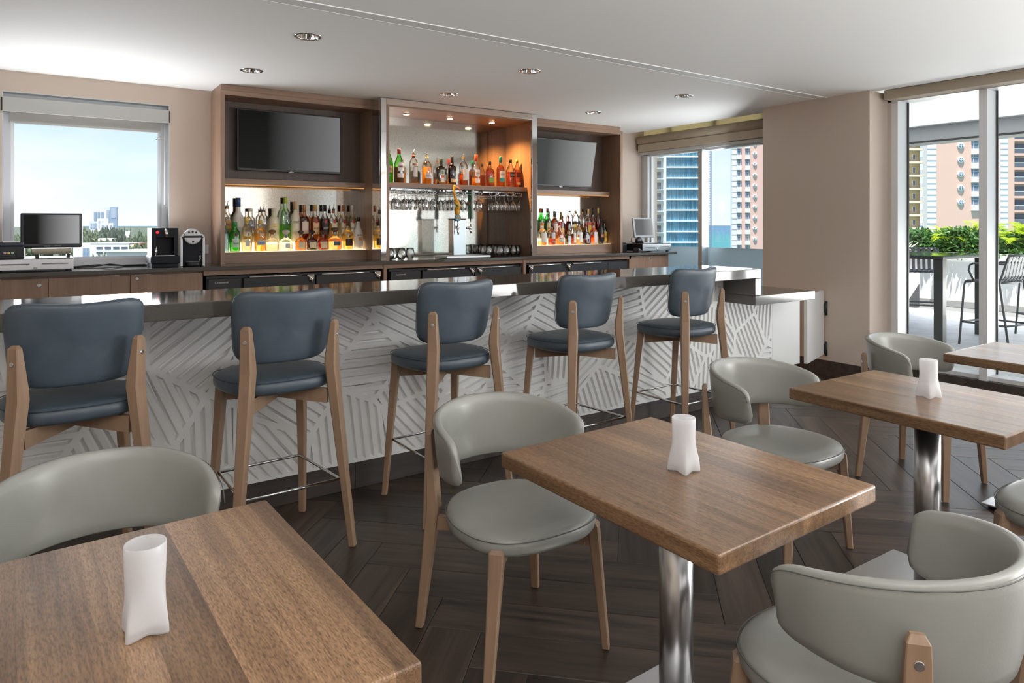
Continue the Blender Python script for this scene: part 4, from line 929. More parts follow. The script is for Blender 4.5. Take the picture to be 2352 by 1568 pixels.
def stem_mesh():
    t = thing('wine_glass', '', 'wine glass')
    MB().lathe([(.033, 0), (.031, -.002), (.006, -.006), (.004, -.02), (.0038, -.075), (.006, -.088), (.020, -.098), (.033, -.118), (.0375, -.145), (.034, -.175), (.030, -.195)], n=24, cap0=False, cap1=False).build('glass', M['clear'], t)
    return t
wg0 = None; rr_ = random.Random(4)
k = 0
for i in range(len(XR)+1):
    x = (XR[i]+.055) if i < len(XR) else XR[0]-.055
    if i in (3, 7, 11): x -= .02
    for j, y in enumerate((6.12, 6.20, 6.29, 6.38)):
        if i >= 8 and j > (1 if i < 11 else 0): continue
        if rr_.random() < .12 and i < 8: continue
        if i == 11 and j > 0: continue
        o = wg0 if wg0 else None
        if wg0 is None: wg0 = stem_mesh(); o = wg0
        else: o = copy_tree(wg0)
        o.location = (x, y, 1.7435); o.rotation_euler = (0, 0, 0)
        tag(o, 'clear stemmed wine glass hanging upside down under the alcove shelf', 'wine glass', 'wine glasses hanging in the wire rack')
def tumbler():
    t = thing('stemless_glass', '', 'glass')
    MB().lathe([(.012, 0), (.022, .001), (.034, .012), (.043, .034), (.044, .050), (.040, .078), (.035, .108), (.0338, .1085), (.0385, .078), (.0425, .050), (.040, .033), (.03, .012), (.01, .006)], n=28, cap0=True, cap1=True).build('glass', M['clear'], t)
    return t
sg0 = None
RG = [(3.935, 6.33), (4.02, 6.36), (4.105, 6.33), (4.17, 6.40), (4.25, 6.43), (3.93, 6.20), (4.05, 6.24), (4.15, 6.25), (4.27, 6.31), (4.00, 6.10), (4.10, 6.12), (4.20, 6.13), (4.285, 6.18)]
LG = [(2.705, 6.03), (2.77, 6.10), (2.70, 6.14), (2.82, 6.02), (2.86, 6.13), (2.93, 6.06), (2.78, 6.22)]
for i, (x, y) in enumerate(RG+LG):
    if sg0 is None: sg0 = tumbler(); o = sg0
    else: o = copy_tree(sg0)
    o.location = (x, y, 1.0605)
    tag(o, 'clear stemless wine glass standing right of the beer tower' if i < len(RG) else 'clear stemless wine glass standing at the chrome frame left of the beer tower', 'glass', 'stemless glasses right of the beer tower' if i < len(RG) else 'stemless glasses left of the beer tower')
# beer tower
t = thing('beer_tower', 'chrome two tap beer tower on the back counter', 'beer tower', (3.50, 6.13, 1.0605))
MB().box(-.075, .075, -.05, .06, .022, .392).build('column', P('polished_steel', (.66, .66, .67), .13, 1), t, .006)
MB().box(-.078, .078, -.053, .063, .392, .398).build('cap_plate', M['black'], t)
MB().box(-.22, .30, -.17, .09, .0, .022).build('drip_tray', M['steelplate'], t, .004)
MB().box(-.20, .28, -.15, -.06, .022, .0235).build('drip_grille', M['steel'], t)
tp = MB(); tp.tube([(-.045, -.05, .31), (-.045, -.075, .31), (-.045, -.095, .30)], [.014, .012, .013], 12); tp.tube([(-.045, -.085, .31), (-.045, -.09, .27), (-.045, -.10, .235)], [.013, .010, .008], 10); tp.tube([(-.045, -.085, .31), (-.045, -.085, .385)], .007, 8)
t1 = tp.build('faucet', M['chrome'], t)
b = MB(); b.disc((-.045, -.078, .405), (0, -1, 0), .034, .02, 24); b.build('medallion', C((.16, .34, .42), .35), t)
b = MB(); b.tube([(-.045, -.10, .402), (-.02, -.10, .405)], .006, 6); b.tube([(-.068, -.10, .402), (-.045, -.10, .412)], .006, 6); b.build('medallion_print', C((.75, .36, .05)), t)
b = MB(); b.lathe([(.018, .43), (.027, .45), (.029, .47), (.022, .495)], c=(-.045, -.075, 0), n=16)
b.tube([(-.045, -.075, .48), (-.035, -.075, .53), (-.045, -.08, .56), (-.066, -.08, .60), (-.080, -.08, .64), (-.086, -.08, .69), (-.080, -.08, .715)], [.022, .024, .021, .016, .013, .014, .012], 12)
b.tube([(-.035, -.08, .53), (-.06, -.085, .548), (-.084, -.085, .575)], [.018, .016, .005], 8); b.lathe([(.008, 0), (.017, .012), (.013, .026), (.003, .034)], c=(-.078, -.08, .705), n=12); b.build('bird_handle', C((.80, .40, .03), .35), t)
b = MB(); b.tube([(-.076, -.082, .716), (-.05, -.09, .712), (-.030, -.095, .698), (-.024, -.095, .676)], [.011, .011, .009, .004], 10); b.build('beak', C((.72, .22, .08), .4), t)
b = MB(); b.tube([(-.066, -.10, .535), (-.045, -.103, .52)], [.009, .007], 8); b.build('leaf', C((.06, .25, .06), .5), t)
b = MB(); b.tube([(.075, .0, .30), (.10, .0, .30)], .017, 12); b.build('collar', M['black'], t)
b = MB(); b.tube([(.10, .0, .30), (.135, -.01, .305), (.155, -.015, .30)], [.012, .012, .014], 12); b.tube([(.138, -.012, .305), (.147, -.015, .275), (.152, -.02, .248)], [.012, .010, .009], 10); b.tube([(.150, -.014, .30), (.148, -.014, .40)], .007, 8); b.build('faucet', M['chrome'], t)
hd = MB().obox((.145, -.014, .555), (.040, .040, .315), .62).build('green_handle', C((.02, .13, .08), .4), t, .002)
MB().obox((.158, -.026, .555), (.032, .034, .315), .62).build('white_side', C((.80, .80, .78), .4), t, .002)
for i, ch in enumerate('LAGER'): text('lettering', ch, .020, C((.75, .75, .65)), t, (.118, -.034+.0, .485-.019*i), (PI/2, 0, -.55))
MB().disc((.112, -.036, .555), (-.5, -.86, 0), .024, .012, 20).build('hop_badge', C((.07, .035, .015), .4), t)
# ------------------------------------------------------------------ counter equipment
ZC = 1.0605
def drawer(label, loc, w_, d_, h_):
    t = thing('cash_drawer', label, 'cash drawer', loc)
    MB().box(-w_/2, w_/2, .004, d_, .012, h_).build('case', M['black'], t, .003)
    fp = MB().box(-w_/2, w_/2, -.004, .004, .014, h_-.006).build('front', M['steel'], t, .002)
    for a, c in ((-.40, -.05), (.10, .43)):
        b = MB(); b.box(a*w_, c*w_, -.0048, .0, h_*.57, h_*.57+.004); b.build('slot', M['black'], fp)
        b = MB(); b.box(a*w_-.003, c*w_+.003, -.0062, .0, h_*.57-.004, h_*.57-.0008); b.build('slot_lip', M['chrome'], fp)
    MB().disc((.02*w_, -.004, h_*.30), (0, -1, 0), .011, .006, 16).build('lock', M['chrome'], fp)
    for x in (-w_/2+.03, w_/2-.03):
        for y in (.03, d_-.04): MB().box(x-.012, x+.012, y-.012, y+.012, .0, .0118).build('foot', M['blackm'], t)
    return t
drawer('steel fronted cash drawer under the monitor by the city window', (-.075, 5.96, ZC), .48, .42, .096)
t = thing('pos_monitor', 'dark touch screen till monitor on a tan base by the city window', 'monitor', (.035, 6.10, ZC+.0965), math.radians(0))
MB().box(-.19, .19, -.03, .005, .070, .325).build('housing', P('navy_black_plastic', (.012, .016, .026), .35), t, .012, 3)
MB().box(-.172, .170, -.0325, -.029, .100, .312).build('screen', screen('till_screen', .0005, .36, -.17, .19, .22), t)
b = MB(); b.loops([[(x*k, y*k2-.0, z) for x, y in ((-.125, -.05), (.125, -.05), (.125, .11), (-.125, .11))] for k, k2, z in ((.86, .8, .024), (1, 1, .045), (1, 1, .066))], False); b.build('base', P('tan_plastic', (.48, .43, .34), .45), t, .006)
for x in (-.09, .10): MB().box(x-.012, x+.012, -.03, .06, .0, .0235).build('foot', M['black'], t)
text('logo', 'micros', .014, M['whitem'], t, (-.03, -.0312, .084)); text('logo', 'ORACLE', .010, C((.55, .55, .55)), t, (.035, -.0312, .084), spacing=1.1)
t = thing('receipt_printer', 'black receipt printer at the left picture edge behind the card reader', 'printer', (-.205, 6.14, ZC+.0965))
MB().box(-.075, .075, -.10, .10, .0, .085).build('body', M['black'], t, .006); MB().box(-.072, .072, -.09, .10, .086, .118).build('lid', P('slate_plastic', (.03, .04, .07), .35), t, .008); MB().box(-.05, .05, -.10, -.05, .113, .124).build('paper', M['whitem'], t)
t = thing('card_reader', 'small black card reader with three coloured keys at the left picture edge', 'card reader', (-.235, 5.99, ZC+.0965))
MB().box(-.055, .055, -.03, .03, .0, .018).build('base', M['black'], t, .003)
b = MB(); b.loops([[(-.055, -.025, .018), (.055, -.025, .018), (.055, .03, .018), (-.055, .03, .018)], [(-.055, -.01, .062), (.055, -.01, .062), (.055, .03, .062), (-.055, .03, .062)]], False); b.build('body', P('graphite', (.02, .024, .03), .4), t, .003)
for x, c in ((-.006, (.75, .42, .42)), (.016, (.80, .66, .22)), (.038, (.42, .62, .45))): MB().obox((x, -.0195, .040), (.016, .006, .013)).build('key', C(c, .4), t, .002)
t = tag(MB().tube([(.17, 6.30, ZC+.005), (.30, 6.34, ZC+.006), (.42, 6.31, ZC+.022), (.52, 6.33, ZC+.006), (.68, 6.30, ZC+.006)], .0055, 8).build('cable', M['blackm']), 'black cable lying on the counter below the city window', 'cable')
tag(MB().tube([(.17, 6.36, ZC+.005), (.34, 6.42, ZC+.014), (.50, 6.38, ZC+.006), (.68, 6.40, ZC+.006)], .005, 8).build('cable', M['blackm']), 'second black cable running nearer the window sill', 'cable')
# water dispenser
t = thing('water_dispenser', 'black hot drink dispenser with a red light beside the chrome coffee machine', 'coffee machine', (.775, 6.0, ZC))
K1 = P('dark_enamel', (.012, .014, .019), .5, spec=.2)
MB().box(-.105, .105, -.03, .27, .030, .090).build('base', K1, t, .008); MB().box(-.095, .095, -.015, .26, .0, .0295).build('plinth', K1, t, .003)
b = MB(); b.box(-.096, -.062, .0, .26, .091, .31); b.box(.062, .096, .0, .26, .091, .31); b.box(-.062, .062, .0, .26, .235, .31); b.box(-.062, .062, .09, .26, .091, .235); b.build('body', K1, t, .003)
b = MB(); b.tube([(.004, -.01, .298), (.004, -.022, .29), (.006, -.026, .265), (.007, -.026, .250)], [.010, .013, .013, .009], 14); b.build('spout', M['chrome'], t)
b = MB(); b.tube([(.007, -.026, .250), (.007, -.026, .238)], .0065, 10); b.build('nozzle', C((.25, .10, .06), .3), t)
MB().disc((-.054, -.0005, .276), (0, -1, 0), .011, .002, 16).build('red_light', emis('red_light', (1, .03, .04), 1.6), t)
MB().box(-.076, .066, -.02, .0, .090, .096).build('drip_edge', M['chrome'], t); b = MB(); b.tube([(-.062, -.012, .096), (-.063, -.012, .135), (-.06, -.01, .165)], [.011, .008, .003], 10); b.build('lever', M['chrome'], t)
for dx in (-.075, .075): MB().box(dx-.012, dx+.012, .0, .02, .0, .001).build('foot', M['blackm'], t)
# capsule coffee machine
t = thing('capsule_coffee_machine', 'chrome and black capsule coffee machine with a round face, beside the left cabinet', 'coffee machine', (.978, 6.02, ZC), math.radians(-8))
b = MB()
for s_ in (-1, 1):
    b.sweep([(s_*.083, .0, .003), (s_*.083, .0, .235), (s_*.076, .0, .252), (s_*.060, .0, .262)], [.014, .014, .016, .018], [.022]*4, 0, .2)
b.box(-.09, -.072, .012, .27, .003, .235); b.box(.072, .09, .012, .27, .003, .235); b.build('silver_frame', M['alu'], t, .003)
MB().box(-.070, .070, .012, .28, .004, .255).build('body', K1, t, .004)
b = MB(); b.lathe([(.0, -.07), (.060, -.07), (.066, -.062), (.066, .16), (.05, .17), (0, .17)], n=32, cap0=False, cap1=False)
hd = b.build('head', M['alu'], t); hd.rotation_euler = (-PI/2, 0, 0); hd.location = (0, .05, .240); hd.scale = (1.0, 1, 1.0)
fc = MB().disc((0, -.0205, .240), (0, -1, 0), .058, .004, 32).build('face_plate', P('satin_silver', (.52, .52, .52), .4, .7), t)
for x, z in ((-.026, .274), (0, .280), (.026, .274), (.003, .200)): MB().disc((x, -.0245, z), (0, -1, 0), .0085, .003, 14).build('button', M['black'], fc)
b = MB(); b.tube([(-.068, -.028, .240), (.068, -.028, .240)], .0085, 12); b.build('lever_bar', M['black'], t)
b = MB(); b.disc((-.068, -.028, .240), (-1, 0, 0), .012, .012, 12); b.disc((.068, -.028, .240), (1, 0, 0), .012, .012, 12); b.build('lever_end', M['chrome'], t)
b = MB(); b.lathe([(.055, 0), (.058, .004), (.058, .034), (.055, .036)], c=(0, .012, .001), n=28, dep=.75); b.build('drip_tray', M['black'], t)
MB().box(-.05, .05, -.028, .01, .0375, .0395).build('cup_grille', M['chrome'], t); b = MB(); b.tube([(.055, .0, .038), (.055, .0, .09)], .006, 8); b.build('steam_lever', M['chrome'], t)
t = tag(box('wall_socket', 1.135, 1.185, 6.488, 6.4995, 1.14, 1.22, M['framew'], None, .003), 'pale wall socket plate behind the capsule coffee machine', 'socket')
# right till
drawer('bright steel cash drawer at the window end of the back counter', (6.235, 5.965, ZC), .50, .40, .100)
bpy.data.objects['cash_drawer.001'].scale = (.98, 1, 1)
t = thing('pos_monitor', 'grey till monitor leaning back on the window end cash drawer', 'monitor', (6.19, 6.16, ZC+.1005), 0)
b = MB(); b.box(-.11, .11, -.09, .09, .0, .012); b.build('base', P('pale_grey_plastic', (.45, .46, .48), .4), t, .004)
b = MB(); b.box(-.03, .03, .0, .04, .0121, .09); b.build('neck', C((.34, .35, .36), .4), t)
q = MB().box(-.172, .172, -.012, .012, -.125, .125).build('housing', C((.33, .35, .36), .4), t, .006); q.location = (0, -.005, .195); q.rotation_euler = (-.16, 0, 0)
MB().box(-.145, .145, -.0145, -.011, -.098, .108).build('screen', screen('till_screen_b', .085, .30, -.14, .16, .4), q)
t = thing('hand_scanner', 'black domed hand scanner lying on the window end cash drawer', 'scanner', (6.02, 6.05, ZC+.1005), .3)
b = MB(); b.tube([(-.075, 0, .018), (-.05, 0, .040), (-.01, 0, .048), (.03, 0, .036), (.08, -.01, .012)], [.020, .034, .038, .028, .010], 14); b.build('body', M['black'], t)
b = MB(); b.tube([(-.08, .02, .015), (-.12, .05, .03), (-.05, .08, .07)], .004, 6); b.build('cord', M['blackm'], t)
t = thing('card_terminal', 'black card terminal on the counter left of the window end cash drawer', 'card reader', (5.93, 5.98, ZC), .5)
b = MB(); b.loops([[(-.09, -.04, .0), (.08, -.04, .0), (.08, .04, .0), (-.09, .04, .0)], [(-.09, -.04, .030), (.08, -.04, .012), (.08, .04, .012), (-.09, .04, .030)], [(-.07, -.032, .058), (.075, -.034, .020), (.075, .034, .020), (-.07, .032, .058)]], False); b.build('body', M['black'], t, .006)
b = MB(); b.loops([[(-.05, -.022, .0555), (-.01, -.022, .0455), (-.01, .022, .0455), (-.05, .022, .0555)], [(-.05, -.022, .0565), (-.01, -.022, .0465), (-.01, .022, .0465), (-.05, .022, .0565)]], False); b.build('display', C((.10, .13, .18), .2), t)
for i, c in enumerate(((.6, .08, .05), (.65, .5, .08), (.10, .5, .12))):
    MB().obox((.045, -.016+.016*i, .032), (.012, .010, .004)).build('key', C(c, .4), t)
t = thing('receipt_printer', 'black receipt printer beside the right bottle cabinet', 'printer', (5.86, 6.27, ZC)); MB().box(-.06, .07, -.10, .10, .0, .09).build('body', P('graphite_b', (.016, .018, .024), .35), t, .006); MB().box(-.058, .068, -.09, .10, .0905, .115).build('lid', M['black'], t, .006)
# ------------------------------------------------------------------ the terrace beyond the doors
struct(box('floor_terrace', 6.53, 17, -8, 7.2, -.12, -.012, P('terrace_grout', (.20, .20, .20), .85)))
ft = bpy.data.objects['floor_terrace']; tl0 = None; TM = P('terrace_tile', (.60, .60, .61), .7, var=.12, vscale=3)
for i in range(9):
    for j in range(11):
        x, y = 6.86+i*.605, .4+j*.605
        if tl0 is None: tl0 = MB().box(-.3, .3, -.3, .3, -.012, 0).build('tile', TM, ft, .003, 1); o = tl0
        else: o = tl0.copy(); COL.objects.link(o)
        o.parent = ft; o.location = Vector((x, y, .012-.006))-Vector(ft.location)
struct(box('ceiling_terrace', 6.6, 10.62, -8, 6.9, 2.78, 3.1, M['whitem']))
struct(box('trim_3', 10.30, 10.62, -8, 6.9, 2.585, 2.779, P('beam_grey', (.56, .58, .62), .6)))
struct(box('trim_4', 10.28, 10.64, -8, 6.9, 2.555, 2.584, C((.06, .06, .065), .5)))
pw = thing('planter_wall', 'long white planter wall on the terrace holding a hedge', 'planter', (12.8, 5, 0))
MB().box(0, 1.1, -11, 2.0, 0, .92).build('wall', M['whitem'], pw); MB().box(-.04, .0, -11, 2.0, -.005, .10).build('base_strip', C((.34, .34, .33), .8), pw)  # low grey strip along the foot of the wall
LEAF = P('hedge_leaf', (.055, .135, .045), .38, var=.55, vscale=5); LEAF2 = P('fern_leaf', (.42, .56, .03), .5, var=.3, vscale=6)
def tl(m, col):
    n = m.node_tree.nodes; l = m.node_tree.links; b = n['Principled BSDF']; t = n.new('ShaderNodeBsdfTranslucent'); t.inputs[0].default_value = (*col, 1); x = n.new('ShaderNodeMixShader'); x.inputs[0].default_value = .3
    o = n['Material Output']; l.new(b.outputs[0], x.inputs[1]); l.new(t.outputs[0], x.inputs[2]); l.new(x.outputs[0], o.inputs[0])
tl(LEAF, (.15, .30, .05)); tl(LEAF2, (.65, .80, .04))
rg = random.Random(3); b = MB()
def leaf(b, c, d, n_, l_, w_):
    d = Vector(d).normalized(); s = d.cross(Vector(n_)).normalized()*w_; u = d*l_; c = Vector(c); k = Vector((0, 0, -.1*l_))
    b.add([c, c+u*.5+s, c+u+k, c+u*.5-s], [(0, 1, 2), (0, 2, 3)])
for i in range(6500):
    y = rg.uniform(-3.5, 1.95); x = rg.uniform(.02, .75); top = .38+.06*math.sin(y*3)+.05*math.sin(y*7.1)
    z = .90+top*(1-rg.random()**1.7)-.04; x = x if rg.random() < .35 else rg.uniform(-.10, .10)
    leaf(b, (x, y, z), (rg.gauss(-.5, .6), rg.gauss(0, .8), rg.gauss(.2, .6)), (rg.gauss(-.6, .4), rg.gauss(0, .4), 1), rg.uniform(.07, .12), rg.uniform(.018, .03))
h = b.build('hedge_leaves', LEAF, pw); h['kind'] = 'stuff'
MB().box(.1, .7, -8.5, 1.9, .9, 1.18).build('hedge_core', C((.02, .035, .015), .9), pw)
def fern(i, y, x, s, lab):
    t = thing('fern', lab, 'plant', (12.8+x, y, 1.0), 0, 'ferns in the planter wall'); r2 = random.Random(40+i)
    for k in range(15):
        a = r2.uniform(0, 2*PI); ln = s*r2.uniform(.75, 1.1); up = r2.uniform(.55, 1.25); b = MB(); pts = []
        for j in range(15):
            q = j/14; rad = ln*(q*math.cos(up*.8)+.0); z = ln*(math.sin(up)*q*1.25-.55*q*q*q)
            pts.append(Vector((rad*math.cos(a), rad*math.sin(a), z)))
        b.tube(pts, [.006*(1-.8*j/14) for j in range(15)], 4)
        for j in range(1, 15):
            d = (pts[j]-pts[j-1]).normalized(); sd = Vector((-math.sin(a), math.cos(a), 0)); q = j/14; w_ = .20*s*math.sin(PI*min(1, q*.9+.1))**.7
            for sg in (-1, 1):
                for e_ in (0, .5): leaf(b, pts[j]-(pts[j]-pts[j-1])*e_, d*.55+sd*sg+Vector((0, 0, .12)), (0, 0, 1), w_, .012)
        b.build('frond', LEAF2, t)
FL = ['bright lime fern at the left end of the planter behind the bar table', 'tall bright lime fern second in the planter', 'bright lime fern in the planter left of the thick door mullion', 'bright lime fern partly hidden by the door mullion', 'bright lime fern drooping right of the door mullion']
for i, (y, x, s) in enumerate(((5.45, .22, .60), (5.10, .30, .74), (4.70, .2, .62), (4.35, .25, .66), (3.95, .05, .66))): fern(i, y, x, s, FL[i])
t = thing('planter_box', 'dark grey planter box with pale variegated leaves left on the terrace', 'planter', (12.0, 6.0, 0)); MB().box(-.3, .3, -.3, .3, 0, .95).build('box', C((.09, .09, .10), .5), t, .005)
b = MB()
for i in range(90): a = rg.uniform(0, 2*PI); leaf(b, (rg.uniform(-.2, .2), rg.uniform(-.2, .2), .95), (math.cos(a), math.sin(a), rg.uniform(.2, 1.6)), (0, 0, 1), rg.uniform(.15, .32), .02)
o = b.build('pale_leaves', C((.70, .70, .48), .5), t); o['kind'] = 'stuff'
# bar height table and slatted metal stools
t = thing('terrace_table', 'dark bar height terrace table with a glass top beyond the doors', 'table', (9.25, 4.35, 0)); GM = C((.050, .052, .050), .4)
MB().box(-.60, .60, -.60, .60, .985, 1.02).build('frame', GM, t, .004); MB().box(-.60, .60, -.60, .60, 1.0205, 1.028).build('glass_top', P('green_glass_top', (.10, .16, .13), .05), t)
for x in (-.545, .545):
    for y in (-.545, .545): MB().box(x-.05, x+.05, y-.05, y+.05, .006, .9845).build('leg', GM, t, .004)
SM = C((.115, .12, .125), .45)
def make_tstool():
    """faces -y"""
    t = thing('slatted_stool', '', 'bar stool'); w_ = .225
    for i in range(7):
        x = -w_+.03+i*(2*w_-.06)/6; b = MB()
        pts = [(x, -.20, .725), (x, -.22, .745), (x, -.19, .757), (x, .10, .745), (x, .17, .765), (x, .205, .82), (x, .245, 1.02), (x, .26, 1.06)]
        b.sweep([pts[0]]+pts[1:], [.036]*8, [.008]*8, 0, .1)
        rings = [[(p[0]-.019, p[1], p[2]), (p[0]+.019, p[1], p[2]), (p[0]+.019, p[1]+.004, p[2]-.006), (p[0]-.019, p[1]+.004, p[2]-.006)] for p in pts]
        b = MB().loops(rings, False); b.build('slat', SM, t)
    b = MB(); b.tube([(-w_, -.20, .735), (w_, -.20, .735)], .013, 8); b.tube([(-w_, .26, 1.05), (w_, .26, 1.05)], .013, 8); b.tube([(-w_, .14, .74), (w_, .14, .74)], .012, 8); b.build('cross_bar', SM, t)
    for s_ in (-1, 1):
        x = s_*(w_+.012)
        b = MB(); b.tube([(s_*.26, -.26, .006), (x, -.215, .70), (x, -.20, .735), (x, -.17, .745), (x, .12, .745)], .0125, 8); b.build('leg', SM, t)
        b = MB(); b.tube([(s_*.26, .27, .006), (x, .16, .74), (x, .24, 1.0), (x, .26, 1.055)], .0125, 8); b.build('leg', SM, t)
        b = MB(); b.tube([(x, -.11, .745), (x+s_*.03, -.15, .87), (x+s_*.03, -.135, .93), (x+s_*.03, -.10, .95), (x+s_*.02, .225, .955)], .0115, 8); b.build('armrest', SM, t)
    b = MB(); b.tube([(-.25, -.243, .27), (.25, -.243, .27), (.246, .231, .27), (-.246, .231, .27)], .012, 8, True); b.build('footrest', SM, t)
    return t
ts = make_tstool()
for i, (x, y, r, lab) in enumerate(((8.80, 5.0, -8, 'grey slatted metal bar stool at the left end of the terrace table'), (10.25, 4.75, -62, 'grey slatted metal bar stool facing us across the terrace table'), (8.98, 3.33, 172, 'grey slatted bar stool at the near side of the terrace table'), (10.25, 3.20, 150, 'grey slatted metal bar stool seen through the right hand door pane'))):
    o = ts if i == 0 else copy_tree(ts)
    o.location = (x, y, .006); o.rotation_euler = (0, 0, math.radians(r)); tag(o, lab, 'bar stool', 'slatted stools on the terrace')

# ------------------------------------------------------------------ the city and the sea
TH = math.radians(34.3); fw = Vector((math.sin(TH), math.cos(TH), 0)); rt = Vector((math.cos(TH), -math.sin(TH), 0))
# a block is placed by bearing (tangent to the right of the view axis) and distance from the room
def site(tan_, D): return fw*D+rt*(tan_*D)
GZ = -27
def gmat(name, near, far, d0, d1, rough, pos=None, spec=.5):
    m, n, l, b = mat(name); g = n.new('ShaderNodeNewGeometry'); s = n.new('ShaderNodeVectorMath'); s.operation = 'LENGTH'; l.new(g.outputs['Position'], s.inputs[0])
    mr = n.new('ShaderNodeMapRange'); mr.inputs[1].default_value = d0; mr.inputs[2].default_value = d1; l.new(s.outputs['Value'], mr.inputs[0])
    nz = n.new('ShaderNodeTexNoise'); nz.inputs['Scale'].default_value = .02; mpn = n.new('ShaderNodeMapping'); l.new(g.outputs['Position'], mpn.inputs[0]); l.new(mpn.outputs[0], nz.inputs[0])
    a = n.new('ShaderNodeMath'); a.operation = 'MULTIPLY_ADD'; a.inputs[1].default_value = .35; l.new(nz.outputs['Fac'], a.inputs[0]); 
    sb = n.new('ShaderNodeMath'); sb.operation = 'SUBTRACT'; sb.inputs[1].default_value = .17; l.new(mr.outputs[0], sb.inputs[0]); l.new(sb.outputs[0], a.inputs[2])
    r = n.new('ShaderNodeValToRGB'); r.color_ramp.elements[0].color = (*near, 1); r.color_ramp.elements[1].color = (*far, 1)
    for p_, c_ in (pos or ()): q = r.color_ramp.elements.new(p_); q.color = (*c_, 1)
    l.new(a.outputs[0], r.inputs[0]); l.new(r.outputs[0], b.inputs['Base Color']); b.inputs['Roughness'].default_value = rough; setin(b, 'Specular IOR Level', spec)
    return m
def quad(name, pts, m): return MB().add(pts, [(0, 1, 2, 3)]) if 0 else (lambda b: (b.add(pts, [(0, 1, 2, 3)]), b.build(name, m))[1])(MB())
land = struct(quad('land', [(-9000, 20, GZ), (60, 20, GZ), (1700, 9000, GZ), (-9000, 9000, GZ)], P('land_green', (.060, .078, .052), .9, var=.4, vscale=.02)))
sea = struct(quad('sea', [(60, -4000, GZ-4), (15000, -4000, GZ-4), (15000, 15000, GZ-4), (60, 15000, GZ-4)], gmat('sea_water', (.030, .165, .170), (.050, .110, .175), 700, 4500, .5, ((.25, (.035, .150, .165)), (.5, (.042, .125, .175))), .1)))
HZ = C((.62, .66, .72), .8); HZ2 = C((.40, .47, .58), .6); HW = C((.85, .85, .85), .7); HB = C((.28, .38, .52), .4)  # distance haze is painted into the pale tower colours
def block(name, label, cat, D, x0, x1, z0, z1, dep, m, group=None, rz=0):
    """a building whose front faces the room; x0..x1 are metres along the front"""
    t = thing(name, label, cat, site(0, D), -TH+rz, group); 
    a, c = x0+dep*max(0, x0/D)*1.2, x1+dep*min(0, x1/D)*1.2
    MB().loops([[(x0, 0, z), (x1, 0, z), (max(c, a+.5), dep, z), (a, dep, z)] for z in (z0, z1)], False).build('walls', m, t); return t
def px2(x, D): return (x-1176)/1568*D
def zz(y, D): return 1.4+(515-y)/1568*D
def wins(t, m, x0, x1, z0, z1, n, rows, gap=.15, dep=.3, name='window', each=True):
    w_ = (x1-x0)/n; h_ = (z1-z0)/rows; base = None
    for i in range(n):
        for j in range(rows):
            if base is None: base = MB().box(-w_*(1-gap)/2, w_*(1-gap)/2, -dep, 0, -h_*(1-gap)/2, h_*(1-gap)/2).build(name, m, t); o = base
            else: o = base.copy(); COL.objects.link(o)
            o.parent = t; o.location = (x0+w_*(i+.5), 0, z0+h_*(j+.5))
WD = C((.10, .13, .17), .2)
# seen through the city window
D = 1500
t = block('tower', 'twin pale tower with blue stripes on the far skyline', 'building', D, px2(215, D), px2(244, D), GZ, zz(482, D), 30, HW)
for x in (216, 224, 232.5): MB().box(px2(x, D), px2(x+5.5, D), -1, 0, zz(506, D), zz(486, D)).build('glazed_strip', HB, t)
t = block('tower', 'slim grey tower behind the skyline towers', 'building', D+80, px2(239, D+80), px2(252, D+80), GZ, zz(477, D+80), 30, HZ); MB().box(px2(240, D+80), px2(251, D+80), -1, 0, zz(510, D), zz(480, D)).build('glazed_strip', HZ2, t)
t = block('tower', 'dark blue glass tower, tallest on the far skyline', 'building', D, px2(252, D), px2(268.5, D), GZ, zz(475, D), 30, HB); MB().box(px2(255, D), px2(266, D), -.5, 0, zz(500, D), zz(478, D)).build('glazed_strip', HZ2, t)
D = 1250
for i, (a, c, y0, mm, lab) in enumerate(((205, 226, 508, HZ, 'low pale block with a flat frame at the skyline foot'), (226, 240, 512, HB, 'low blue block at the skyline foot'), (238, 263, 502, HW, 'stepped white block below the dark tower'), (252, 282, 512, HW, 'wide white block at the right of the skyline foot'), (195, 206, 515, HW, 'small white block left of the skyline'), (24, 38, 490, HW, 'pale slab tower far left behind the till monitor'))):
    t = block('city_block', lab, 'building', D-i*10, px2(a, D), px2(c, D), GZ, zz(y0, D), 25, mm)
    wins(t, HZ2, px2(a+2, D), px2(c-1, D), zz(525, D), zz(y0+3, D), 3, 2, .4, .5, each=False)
D = 440
t = block('office_building', 'white office building with ribbon windows in front of the trees', 'building', D, px2(168, D), px2(296, D), GZ, zz(559, D), 18, HW)
MB().box(px2(207, D), px2(296, D), -.2, 18, zz(559, D), zz(558, D)).build('parapet', HW, t)
wins(t, WD, px2(219, D), px2(296, D), zz(572, D), zz(566, D), 4, 1, .28, .25); wins(t, WD, px2(219, D), px2(277, D), zz(583, D), zz(577, D), 3, 1, .28, .25)
wins(t, HB, px2(190, D), px2(206, D), zz(592, D), zz(569, D), 4, 4, .18, .3)
D = 300
t = block('low_roof', 'long white flat roofed building nearest below the city window', 'building', D, px2(244, D), px2(420, D), GZ-20, zz(578, D), 24, C((.74, .75, .77), .7)); MB().box(px2(244, D), px2(420, D), -1.0, 24, zz(578, D), zz(576, D)).build('roof_edge', HW, t)
wins(t, WD, px2(252, D), px2(345, D), zz(597, D), zz(594, D), 4, 1, .4, .2)
D = 700
t = block('house', 'white house among the trees behind the office building', 'building', D, px2(225, D), px2(257, D), GZ, zz(548, D), 12, HW); MB().box(px2(226, D), px2(255, D), 0, 10, zz(548, D), zz(547, D)).build('roof', HW, t)
